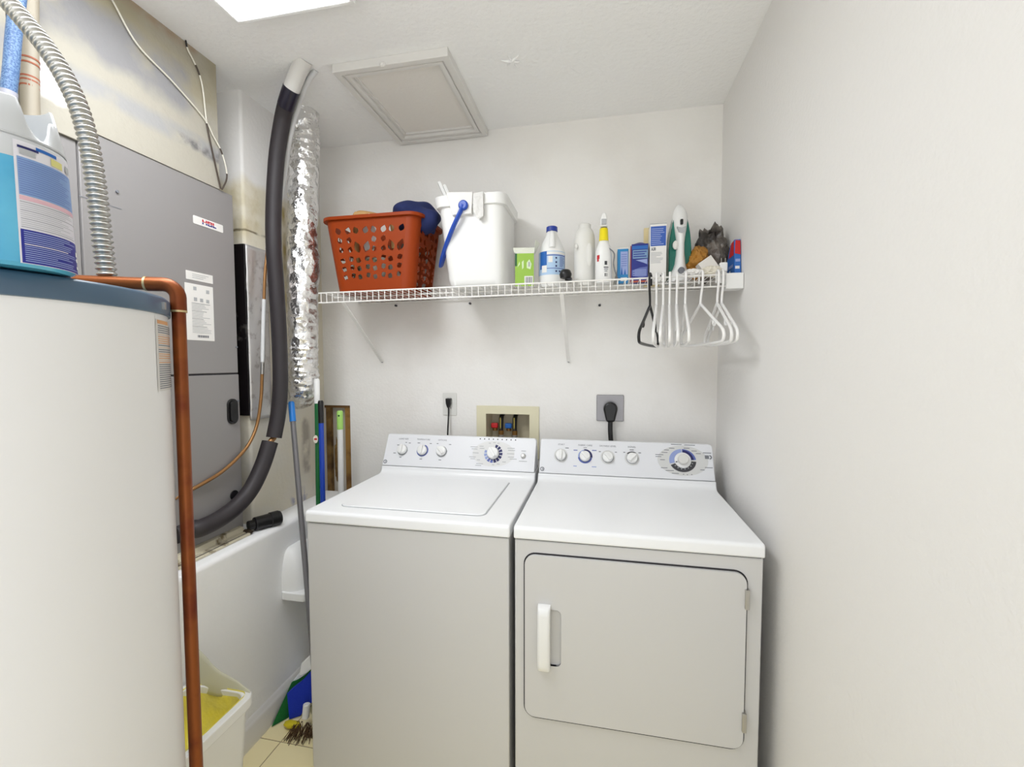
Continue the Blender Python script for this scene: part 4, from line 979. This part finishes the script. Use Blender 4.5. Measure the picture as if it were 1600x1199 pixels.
# ---- green label carton (flaps open)
def front_box(name, label, cat, u0, u1, vt, y, dep, rot, mats, h=None, bevel=.0015):
    """carton whose front face spans image columns u0..u1 at depth y; returns thing and face mapper (u 0..1, v 0..1)"""
    x0 = atY(u0, vt, y).x; x1 = atY(u1, vt, y).x; zt_ = atY((u0 + u1) / 2, vt, y).z; z0 = base((x0 + x1) / 2)
    c = V(((x0 + x1) / 2, y, z0)); W_ = (x1 - x0); H_ = zt_ - z0
    xf = Matrix.Translation(c) @ Matrix.Rotation(rot, 4, 'Z')
    t = thing(name, label, cat, (c.x, c.y + dep / 2, z0))
    b = MB(); b.box(-W_ / 2, 0, 0, W_ / 2, dep, H_, mats, xf); body = b.build('carton', t, smooth=0, bevel=bevel)
    f = lambda u, v, w_: xf @ V(((u - .5) * W_, -w_, v * H_))
    return t, body, f, W_, H_, xf
t, body, f, W_, H_, xf = front_box('napkin_carton', 'small lime green carton with a barcode and open flaps', 'carton', 805, 834, 395, .47, .05, .12, M_paper)
b = MB(); b.sheet(0, 0, 1, .98, f, .0004, M_green)
b.sheet(0, .60, .10, .98, f, .0008, M_dkgreen); b.sheet(.5, .06, .96, .30, f, .0008, M_paper)
for k in range(9): b.sheet(.56 + k * .04, .09, .575 + k * .04 + .008 * (k % 3), .27, f, .0012, M_grey)
for pts in ([(.12, .56), (.26, .66), (.24, .74), (.16, .62)], [(.38, .50), (.46, .56), (.46, .78), (.36, .72)], [(.62, .54), (.82, .50), (.88, .66), (.76, .80), (.62, .70)]):
    b.prism(pts, f, .0008, .0012, mat('pale_green_print', (214, 232, 190), .5))
b.sheet(.70, .58, .80, .72, f, .0016, M_lgrey)
b.recalc = False; b.build('printed_front', body, smooth=0)
b = MB(); p = [f(-.05, 1, 0), f(1.0, 1.0, 0), f(1.0, 1.0, 0) + V((.004, .004, .02)), f(.5, 1, 0) + V((0, .012, .018)), f(-.05, 1, 0) + V((-.006, .006, .022))]
b.loft([p, [q + V((0, .0012, 0)) for q in p]], mat('pale_carton_inside', (222, 224, 210), .7)); b.build('flap', body, smooth=0)
b = MB(); p = [f(1, 1, 0), f(1, 1, -.045), f(1, 1, -.045) + V((.022, 0, .045)), f(1, 1, 0) + V((.006, 0, .05))]
b.loft([p, [q + V((.0012, 0, 0)) for q in p]], mat('pale_carton_inside', (222, 224, 210))); b.build('flap', body, smooth=0)
# ---- bleach bottle
def jug_at(u, v, y): p = atY(u, v, y); return p
xl_, xr_ = atY(839, 430, .49).x, atY(881, 430, .49).x; cx_ = (xl_ + xr_) / 2; R_ = (xr_ - xl_) / 2; zb_ = base(cx_)
def zz(v, y=.49): return atY(860, v, y).z
t = thing('bleach_bottle', 'white bleach bottle with blue cap and blue label', 'bottle', (cx_, .53, zb_)); cy_ = .49 + .0
b = MB(); c3 = (cx_, cy_ + R_, 0)
b.lathe([(R_ * .9, zb_), (R_ * .99, zb_ + .008), (R_, zb_ + .02), (R_, zz(393)), (R_ * .97, zz(388)), (R_ * .74, zz(376)), (R_ * .52, zz(366)), (R_ * .40, zz(360)), (R_ * .36, zz(355))], c3, M_plas, 40); bb = b.build('body', t, smooth=50)
b = MB(); b.lathe([(R_ * .40, zz(357)), (R_ * .43, zz(356.5)), (R_ * .42, zz(349.5)), (R_ * .36, zz(348.5))], c3, mat('dark_blue_cap', (30, 58, 150), .4), 28); b.build('cap', t, smooth=50)
b = MB(); b.tube(smooth_path([V((cx_ + .001, cy_ + R_ * .62, zz(360))), V((cx_ + .004, cy_ + R_ * .40, zz(366))), V((cx_ + .006, cy_ + R_ * .18, zz(376))), V((cx_ + .006, cy_ + R_ * .10, zz(387)))], 6), lambda q: .010 + .003 * q, M_plas, 12); b.build('handle', bb, smooth=60)
cf2 = on_cyl(V((cx_, cy_ + R_)), R_); b = MB(); aC = math.atan2(CAM.y - (cy_ + R_), CAM.x - cx_); A0, A1 = aC - 1.35, aC + 1.35; zl0, zl1 = zz(429), zz(392)
def lb(f0, v0, f1, v1, m, w_=.0008): b.sheet(A0 + (A1 - A0) * f0, zl0 + (zl1 - zl0) * v0, A0 + (A1 - A0) * f1, zl0 + (zl1 - zl0) * v1, cf2, w_, m, 14)
lb(0, 0, 1, 1, M_bluelab, .0004); lb(.12, .25, .36, 1, M_labblue); lb(.36, .80, .97, .84, M_mblue, .001); lb(.30, .25, .97, .28, M_mblue, .001); lb(.36, .86, .97, .97, M_paper, .001); lb(.94, 0, .97, .9, M_mblue, .0012)
lb(.40, .52, .52, .78, M_paper, .0012); lb(.20, .10, .36, .40, M_paper, .0012)
for (fu, fv) in ((.62, .70), (.62, .52), (.62, .36), (.62, .14), (.72, .14)): lb(fu - .022, fv - .035, fu + .022, fv + .035, M_navy, .0014)
for k in range(9): lb(.72, .34 + k * .05, .80 + .12 * random.random(), .36 + k * .05, M_mblue, .0012)
b.recalc = False; b.build('label', bb, smooth=60)
# ---- black spray head lying between bottles
t = thing('hose_nozzle', 'small black nozzle lying beside the bleach bottle', 'nozzle', (.82, .46, base(.82)))
c_ = atY(886, 430, .455); zf_ = base(.82)
b = MB(); b.lathe([(.010, 0), (.021, .004), (.024, .018), (.019, .032), (.012, .036)], (c_.x - .006, .46, zf_ + .018), M_black, 20); b.build('head', t, smooth=50)
b = MB(); b.tube([V((c_.x - .002, .458, zf_ + .022)), V((c_.x + .010, .456, zf_ + .012)), V((c_.x + .018, .455, zf_ + .0115))], .0112, M_black, 14); b.build('collar', t, bevel=.001)
# ---- plain white jug with two grips
xl_, xr_ = atY(896, 430, .49).x, atY(929, 430, .49).x; cx_ = (xl_ + xr_) / 2; R_ = (xr_ - xl_) / 2; zb_ = base(cx_); cyj = .49 + R_
t = thing('detergent_bottle', 'plain white detergent bottle with side grips and no label', 'bottle', (cx_, cyj, zb_))
b = MB(); rings = []
def zz2(v): return atY(912, v, .49).z
for (r, v) in ((.92, 437.6), (1, 434), (1, 424), (.97, 422), (1, 419), (1, 400), (1.01, 385), (1.0, 372), (.93, 363), (.80, 357), (.64, 353.5), (.60, 352), (.60, 347), (.5, 345.5)):
    z = zz2(v) if v < 437 else zb_
    ring = []
    for k in range(40):
        a = 2 * PI * k / 40; rr_ = R_ * r
        g = 0
        if 384 < v < 416: g = .0
        ring.append(V((cx_ + rr_ * math.cos(a), cyj + rr_ * math.sin(a) * .8, z)))
    rings.append(ring)
b.loft(rings, M_plas2); bd_ = b.build('body', t, smooth=50)
b = MB()
for (uu, v0, v1, wd_) in ((920.5, 380, 416, .012), (900.5, 381, 389, .006)):
    p = atY(uu, (v0 + v1) / 2, .49 + .008); hgt = (zz2(v0) - zz2(v1)) / 2
    b.lathe([(.001, -.006), (.6, -.004), (1, .0), (.8, .003)], p, M_plas2, 20, axis=Matrix(((wd_, 0, 0), (0, 0, -1), (0, hgt, 0))))
b.build('grip', bd_, smooth=60)
# ---- spray bottle
xl_, xr_ = atY(930, 432, .46).x, atY(956, 432, .46).x; cx_ = (xl_ + xr_) / 2; R_ = (xr_ - xl_) / 2; zb_ = base(cx_); cys = .46 + R_ * .8
def zz3(v): return atY(943, v, .46).z
t = thing('spray_bottle', 'white trigger spray bottle with yellow collar', 'spray bottle', (cx_, cys, zb_))
b = MB(); b.lathe([(R_ * .9, zb_), (R_, zb_ + .01), (R_ * .99, zz3(400)), (R_ * .96, zz3(392)), (R_ * .82, zz3(384)), (R_ * .62, zz3(378)), (R_ * .56, zz3(374))], (cx_, cys, 0), M_plas, 36, sy=.8); bd_ = b.build('body', t, smooth=50)
b = MB(); b.lathe([(R_ * .60, zz3(374.5)), (R_ * .58, zz3(374)), (R_ * .50, zz3(355)), (R_ * .46, zz3(354.5))], (cx_, cys, 0), M_yellow, 28); b.build('collar', t, smooth=50)
b = MB(); b.lathe([(R_ * .40, zz3(355)), (R_ * .40, zz3(352))], (cx_, cys, 0), M_grey, 20)
hd_ = [V((cx_ + sx_ * R_ * q, cys + sy_, zz3(v))) for q, v in ((.44, 353), (.42, 344), (.30, 336), (.22, 332)) for sx_, sy_ in ((-1, -.022), (1, -.022), (1, .028), (-1, .028))]
b.loft([hd_[i * 4:i * 4 + 4] for i in range(4)], M_plas); b.build('sprayer_head', t, bevel=.003)
b = MB(); b.box(cx_ - .009, cys - .026, zz3(351), cx_ + .009, cys - .02, zz3(342), M_lgrey); b.build('nozzle', t, bevel=.002)
sf = on_cyl(V((cx_, cys)), R_ * .995); aC = math.atan2(CAM.y - cys, CAM.x - cx_)
sff = lambda u, v, w_: V((cx_ + (R_ + w_) * math.cos(u), cys + (R_ * .8 + w_) * math.sin(u), v))
b = MB()
for (f0, v0, f1, v1, m) in ((-.75, 398, -.42, 404, M_red), (-.72, 404, -.50, 408, M_red), (.10, 408, .36, 414, M_dgrey), (.02, 417, .5, 418.5, M_dgrey), (.06, 420, .46, 421.3, M_grey), (.1, 423, .4, 424.3, M_grey), (.12, 427, .22, 432, M_dgrey), (.30, 427, .36, 432, M_dgrey)):
    b.sheet(aC + f0 * 1.2, zz3(v1), aC + f1 * 1.2, zz3(v0), sff, .0008, m, 5)
b.recalc = False; b.build('label', bd_, smooth=60)
b = MB(); p0 = V((cx_ + R_ * .55, cys - .012, zz3(386))); b.tube(smooth_path([p0, V((cx_ + R_ * 1.25, cys - .014, zz3(396))), V((cx_ + R_ * 1.2, cys - .01, zz3(412))), V((cx_ + R_ * 1.5, cys - .008, zz3(428))), V((cx_ + R_ * 1.9, cys, zb_ + .006))], 6), .0022, M_grey, 8); tag(b.build('loose_cord', smooth=60), 'thin grey cord hanging beside the spray bottle', 'cord')
# ---- grey bag + blue pouch + navy carton
x0, x1 = atY(958, 434, .52).x, atY(968, 434, .52).x
b = MB(); z0 = base(x0); p = [V((x0, .53, z0)), V((x1 + .012, .515, z0)), V((x1 + .012, .53, z0 + .11)), V((x0 + .018, .55, z0 + .075))]
b.loft([p, [q + V((0, .03, 0)) for q in p]], mat('grey_pouch', (176, 174, 166), .5)); tag(b.build('pouch', smooth=0, bevel=.003), 'grey pouch squeezed beside the light blue carton', 'pouch')
t, body, f, W_, H_, xf = front_box('dryer_sheet_carton', 'small light blue carton standing left of the navy carton', 'carton', 965, 982, 389, .50, .05, .0, mat('light_blue_carton', (34, 128, 186), .45))
b = MB(); b.sheet(.28, .25, .95, .92, f, .0006, M_lblue); b.sheet(.3, .06, .9, .16, f, .0006, M_paper); b.prism([(.3, .25), (.5, .25), (.40, .5)], f, .0008, .0012, M_labblue); b.prism([(.6, .25), (.8, .25), (.70, .42)], f, .0008, .0012, M_labblue)
for k in range(6): b.sheet(.36, .5 + k * .065, .86, .515 + k * .065, f, .001, M_mblue)
b.recalc = False; b.build('printed_front', body, smooth=0)
b = MB(); b.box(-W_ / 2 + .002, .002, H_, W_ / 2 - .002, .048, H_ + .004, M_paper, xf); b.build('lid', body, bevel=.001)
t, body, f, W_, H_, xf = front_box('detergent_carton', 'navy blue printed carton right of the light blue carton', 'carton', 987, 1013, 381, .50, .06, -.05, mat('navy_carton', (24, 38, 128), .45))
b = MB(); b.sheet(.03, .86, .97, .95, f, .0006, M_labblue); b.sheet(.08, .62, .97, .84, f, .0006, mat('dusty_blue_print', (118, 152, 186), .5))
for k in range(3): b.sheet(.12, .66 + k * .06, .9 - .1 * (k % 2), .685 + k * .06, f, .001, M_deep)
b.prism([(.25, .58), (.95, .6), (.95, .46), (.75, .5)], f, .0006, .001, M_lblue)
b.prism([(.04, .32), (.5, .38), (.96, .40), (.96, .16), (.6, .12), (.04, .18)], f, .0006, .001, M_mblue)
for k in range(6): b.sheet(.1 + .1 * (k % 2), .17 + k * .03, .9, .185 + k * .03, f, .0014, M_lblue)
b.sheet(.0, -.0, 1, .05, f, .0008, mat('rust_print', (176, 84, 60), .5))
b.recalc = False; b.build('printed_front', body, smooth=0)
b = MB(); b.box(-W_ / 2 - .004, .006, 0.002, -W_ / 2 - .0005, .055, H_ * .97, mat('crimson_print', (150, 50, 70), .5), xf); b.build('side_panel', body, smooth=0)
b = MB(); rg = [[xf @ V((x_, y_, H_ + .010 * math.sin(PI * (x_ / W_ + .5)) * q)) for x_ in [(-.5 + j / 8) * W_ for j in range(9)]] for q, y_ in ((0, .002), (1, .02), (1, .04), (0, .058))]
b.loft(rg, mat('navy_carton', (24, 38, 128)), False, False, closed=False); b.build('lid', body, smooth=50)
# ---- yellow packet, tall white carton
b = MB(); p = atY(1011, 376, .60); z0 = base(p.x); b.box(p.x - .012, .60, z0, p.x + .05, .62, atY(1011, 356, .60).z, mat('yellow_packet', (232, 214, 164), .6)); tag(b.build('yellow_packet', bevel=.002), 'pale yellow packet peeking out behind the tall white carton', 'packet')
t, body, f, W_, H_, xf = front_box('bulb_carton', 'tall white carton with a blue text panel left of the iron', 'carton', 1016, 1042, 350, .50, .07, -.02, M_paper)
b = MB(); b.sheet(.04, .62, .96, .96, f, .0006, M_deep if False else mat('royal_blue_print', (52, 92, 178), .5))
for k in range(9): b.sheet(.09, .645 + k * .033, .6 + .32 * random.random(), .658 + k * .033, f, .001, M_lblue)
b.text('A.30', f, .22, .565, .07, M_grey, .001, bold=.004, sx=2)
for k in range(8): b.sheet(.06, .50 - k * .025, .4 + .5 * random.random(), .508 - k * .025, f, .001, M_lgrey)
W3 = W_ / H_
for k in range(3):
    a = k * 2 * PI / 3 + .4
    pts = [(.76 + r * math.cos(a + q), .10 + r * W3 * math.sin(a + q)) for r, q in ((.13, 0), (.13, .9), (.13, 1.5), (.075, 1.5), (.075, .0))]
    b.prism(pts, f, .0006, .001, M_dgrey)
b.recalc = False; b.build('printed_front', body, smooth=0)
b = MB(); b.box(-W_ / 2, .0, H_, W_ / 2, .066, H_ + .0025, M_lgrey, xf); b.build('top_flap', body, bevel=.0008)
# ---- steam iron standing on its heel
ix, iz0 = atY(1061, 430, .55).x, base(1.22); izt = atY(1060, 321, .58).z; IH = izt - iz0; IWh = (atY(1080, 420, .57).x - atY(1042, 420, .57).x) / 2
t = thing('steam_iron', 'white and teal steam iron standing upright on its heel', 'iron', (ix, .56, iz0))
def iw(s_): return IWh * (1 if s_ < .35 else max(.02, math.cos((s_ - .35) / .65 * PI / 2) ** .72))
def outline(k_, s0=0.0, s1=1.0, n_=16):
    L_ = [(-iw(s0 + (s1 - s0) * j / n_) * k_, s0 + (s1 - s0) * j / n_) for j in range(n_ + 1)]
    return L_ + [(-x_, s_) for x_, s_ in reversed(L_[:-1] if s1 > .99 else L_)]
def ir(ol, y): return [V((ix + x_, y, iz0 + .001 + s_ * IH)) for x_, s_ in ol]
b = MB(); b.loft([ir(outline(1), .600), ir(outline(1), .606)], M_chrome); b.build('soleplate', t, bevel=.001)
b = MB(); b.loft([ir(outline(.98), .582), ir(outline(1.0), .600)], mat('iron_skirt', (176, 184, 182), .35)); b.build('skirt', t, bevel=.002)
b = MB(); b.loft([ir(outline(.96, .02, .93), .585), ir(outline(.94, .03, .86), .560), ir(outline(.90, .05, .80), .535)], M_teal); b.build('water_tank', t, smooth=50, bevel=.003)
b = MB(); rings = []
for (s_, hw, yf) in ((.0, .90, .500), (.02, .92, .500), (.10, .84, .503), (.16, .58, .505), (.22, .45, .506), (.34, .36, .506), (.48, .34, .507), (.56, .40, .508), (.66, .52, .512), (.76, .62, .518), (.84, .60, .526), (.90, .50, .538), (.95, .36, .552), (.99, .16, .566)):
    h_ = IWh * hw; z = iz0 + .001 + s_ * IH
    rings.append([V((ix + h_ * math.cos(q), (yf + .58) / 2 - (.58 - yf) / 2 * math.sin(q) if math.sin(q) > 0 else .58, z)) for q in [PI * j / 12 for j in range(13)]])
b.loft(rings, M_plas); b.build('handle_shell', t, smooth=60)
ivf = lambda u, v, w_: V((ix + u, .499 - w_, iz0 + v))
b = MB(); b.prism(circle(.0, .038, .012, 20), ivf, -.012, .002, M_grey); b.build('cord_cap', t, bevel=.001)
b = MB(); b.prism(rrect(-.005, IH * .69, .005, IH * .755, .003, 3), lambda u, v, w_: V((ix + u, .514 - w_ , iz0 + v)), -.012, .006, M_black); b.build('steam_button', t)
b = MB(); b.prism([(-.016, IH * .665), (-.010, IH * .60), (0, IH * .585), (.010, IH * .60), (.016, IH * .665), (0, IH * .65)], lambda u, v, w_: V((ix + u, .510 - w_, iz0 + v)), -.012, .003, M_lgrey); b.build('spray_nozzle', t)
b = MB(); b.blob((ix - IWh * .42, .52, iz0 + IH * .45), .011, .010, .017, M_plas2, .05, 2, 3); b.build('dial', t)
# ---- bags at the right end
t = thing('paper_bag', 'crumpled brown paper bag right of the iron', 'bag', (1.30, .54, base(1.3)))
b = MB(); c_ = atY(1091, 400, .53); b.blob((c_.x, .55, base(1.3) + .070), .044, .055, .056, mat('brown_bag_paper', (170, 118, 40), .6, mix=((92, 52, 14), 16, .48, .62)), .34, 1.7, 5, 4); b.build('bag', t, smooth=30)
t = thing('plastic_bag', 'dark grey crumpled plastic bag at the shelf right end', 'bag', (1.37, .58, base(1.37)))
M_bag = mat('smoky_bag_film', (118, 110, 102), .3, mix=((46, 40, 36), 12, .44, .56), bump=(60, .5, .006))
b = MB(); c_ = atY(1117, 385, .58); b.blob((c_.x - .008, .61, base(1.37) + .112), .068, .06, .092, M_bag, .42, 2.1, 5, 8); b.build('bag', t, smooth=30)
b = MB(); p = atY(1117, 346, .58); b.loft([[p + V((0, 0, 0)), p + V((.001, .002, 0)), p + V((.002, .004, 0))], [p + V((-.03, -.01, -.055)), p + V((.012, .015, -.05)), p + V((.035, .02, -.04))], [p + V((-.04, .0, -.09)), p + V((0, .05, -.09)), p + V((.045, .03, -.08))]], M_bag); b.build('bag_corner', t, smooth=25)
# ---- white cube carton, plug adapter, ivory plastic cap, sachet
c_ = atY(1105, 416, .455)
b = MB(); b.box(-.026, -.024, -.026, .026, .024, .026, mat('matte_white_card', (222, 218, 212), .6), Matrix.Translation(V((c_.x, .455, base(1.3) + .0375))) @ Matrix.Rotation(-.60, 4, 'Y')); tag(b.build('gift_carton', bevel=.0015), 'small plain white carton tilted in front of the brown bag', 'carton')
t = thing('plug_adapter', 'small white power plug with prongs up near the shelf end', 'plug', (1.35, .44, base(1.35)))
c_ = atY(1130, 412, .44); zc = base(1.35)
b = MB(); b.box(c_.x - .013, .43, zc + .012, c_.x + .013, .452, zc + .046, M_plas); b.build('body', t, bevel=.004)
b = MB(); b.box(c_.x - .012, .432, zc, c_.x + .012, .45, zc + .013, M_plas2); b.build('base', t, bevel=.003)
for sx_ in (-1, 1):
    b = MB(); b.box(c_.x + sx_ * .0065 - .0012, .438, zc + .045, c_.x + sx_ * .0065 + .0012, .444, zc + .062, M_chrome); b.build('prong', t)
b = MB(); c_ = atY(1112, 423, .43); b.blob((c_.x, .435, base(1.3) + .016), .028, .016, .015, mat('ivory_plastic', (226, 220, 204), .5), .3, 2.4, 4, 2, True); tag(b.build('plastic_cap', smooth=40), 'ivory plastic cap lying beside the white plug', 'scrap')
b = MB(); c_ = atY(1084, 427, .43); b.blob((c_.x, .432, base(1.25) + .012), .026, .018, .011, M_paper, .35, 2.6, 4, 3, True); tag(b.build('crumpled_tissue', smooth=30), 'white crumpled tissue lying below the brown bag', 'tissue')
xq = 1.414; t = thing('powder_carton', 'red and blue printed carton against the right wall', 'carton', (xq, .50, base(1.4)))
b = MB(); z0 = base(1.4); prof = [(.425, z0), (.515, z0), (.53, z0 + .06), (.49, z0 + .115), (.44, z0 + .125)]
prof2 = [(p[0], p[1]) for p in prof]
b.prism(prof2, lambda u, v, w_: V((w_, u, v)), 1.404, 1.4255, mat('blue_carton', (44, 104, 182), .45)); bd_ = b.build('carton', t, bevel=.002)
xf_ = lambda u, v, w_: V((1.404 - w_, u, v)); yf_ = lambda u, v, w_: V((u, .425 - w_ + (v - z0) * .12, v))
b = MB(); b.prism([(1.405, z0 + .075), (1.424, z0 + .07), (1.424, z0 + .12), (1.408, z0 + .122)], yf_, .0006, .0012, M_red); b.sheet(1.406, z0 + .02, 1.420, z0 + .03, yf_, .001, M_paper); b.sheet(1.407, z0 + .045, 1.422, z0 + .055, yf_, .001, M_lblue)
b.prism([(.44, z0 + .07), (.50, z0 + .07), (.47, z0 + .118), (.442, z0 + .12)], xf_, .0006, .0012, M_red); b.sheet(.445, z0 + .03, .50, z0 + .04, xf_, .001, M_lblue); b.sheet(.475, z0 + .015, .49, z0 + .022, xf_, .001, M_paper)
b.recalc = False; b.build('printed_panel', bd_, smooth=0)

# ================================================================== HANGERS
def hanger_parts(m):
    """local: origin under the hook's crown (the rail), spread along y"""
    out = []
    rh = .0185
    hook = [V((0, -.004, -.030)), V((0, -.0185, -.012)), V((0, -.0185, .0))]
    hook = [V((0, rh, -.022)), V((0, rh, -.006))] + [V((0, rh * math.cos(a), rh * .35 + rh * .65 * math.sin(a))) for a in [PI * k / 10 for k in range(11)]] + [V((0, -rh, -.02)), V((0, -.012, -.045)), V((0, -.003, -.070)), V((0, 0, -.100))]
    b = MB(); b.tube(smooth_path(hook, 3), .0040, m, 10); out.append(('hook', b))
    b = MB(); pts = []
    S = [V((0, .0, -.096)), V((0, -.035, -.113)), V((0, -.115, -.155)), V((0, -.185, -.190)), V((0, -.205, -.208)), V((0, -.205, -.224)), V((0, -.190, -.234)), V((0, -.12, -.237)), V((0, 0, -.238)), V((0, .12, -.237)), V((0, .190, -.234)), V((0, .205, -.224)), V((0, .205, -.208)), V((0, .185, -.190)), V((0, .115, -.155)), V((0, .035, -.113)), V((0, 0, -.096))]
    b.tube(smooth_path(S, 4), .0049, m, 10); out.append(('frame', b))
    for sg in (-1, 1):
        b = MB(); b.tube(smooth_path([V((0, sg * .118, -.158)), V((0, sg * .120, -.176)), V((0, sg * .135, -.180)), V((0, sg * .142, -.170))], 4), .003, m, 8); out.append(('strap_notch', b))
    return out
def hanger_proto(label, m):
    t = thing('clothes_hanger', label, 'hanger', (0, 0, 0), 'plastic hangers on the shelf front wire')
    for nm, b in hanger_parts(m): b.build(nm, t, smooth=60, local=True)
    return t
def dup(root):
    r = root.copy(); COL.objects.link(r)
    for ch in root.children:
        c = ch.copy(); COL.objects.link(c); c.parent = r
    return r
blk = hanger_proto('black plastic hanger at the left end of the hangers', M_black)
def place(h, u, v, un, vn):
    x = atY(u, v, SY0).x; z = shz(x); xn = atY(un, vn, .21).x
    h.location = (x, SY0, z - .0035 + .0005); h.rotation_euler = (0, 0, math.atan2(xn - x, SY0 - .21)); return h
place(blk, 1016, 450, 999, 520)
white = None
HL = [(1026, 1021, 'white plastic hanger nearest the black hanger'), (1036.5, 1032, 'second white hanger to the right of the black one'), (1046.5, 1046.5, 'third white hanger to the right of the black one'),
      (1057.5, 1059, 'fourth white hanger to the right of the black one'), (1071, 1076, 'fifth white hanger to the right, before the gap'),
      (1095, 1128, 'white hanger turned wide open right of the gap'), (1121, 1141, 'white hanger second from the right wall'), (1128, 1150, 'white hanger nearest the right wall')]
for u, un, lab_ in HL:
    if white is None: white = hanger_proto(lab_, M_hang); h = white
    else: h = dup(white); h['label'] = lab_
    place(h, u, 450, un, 520)
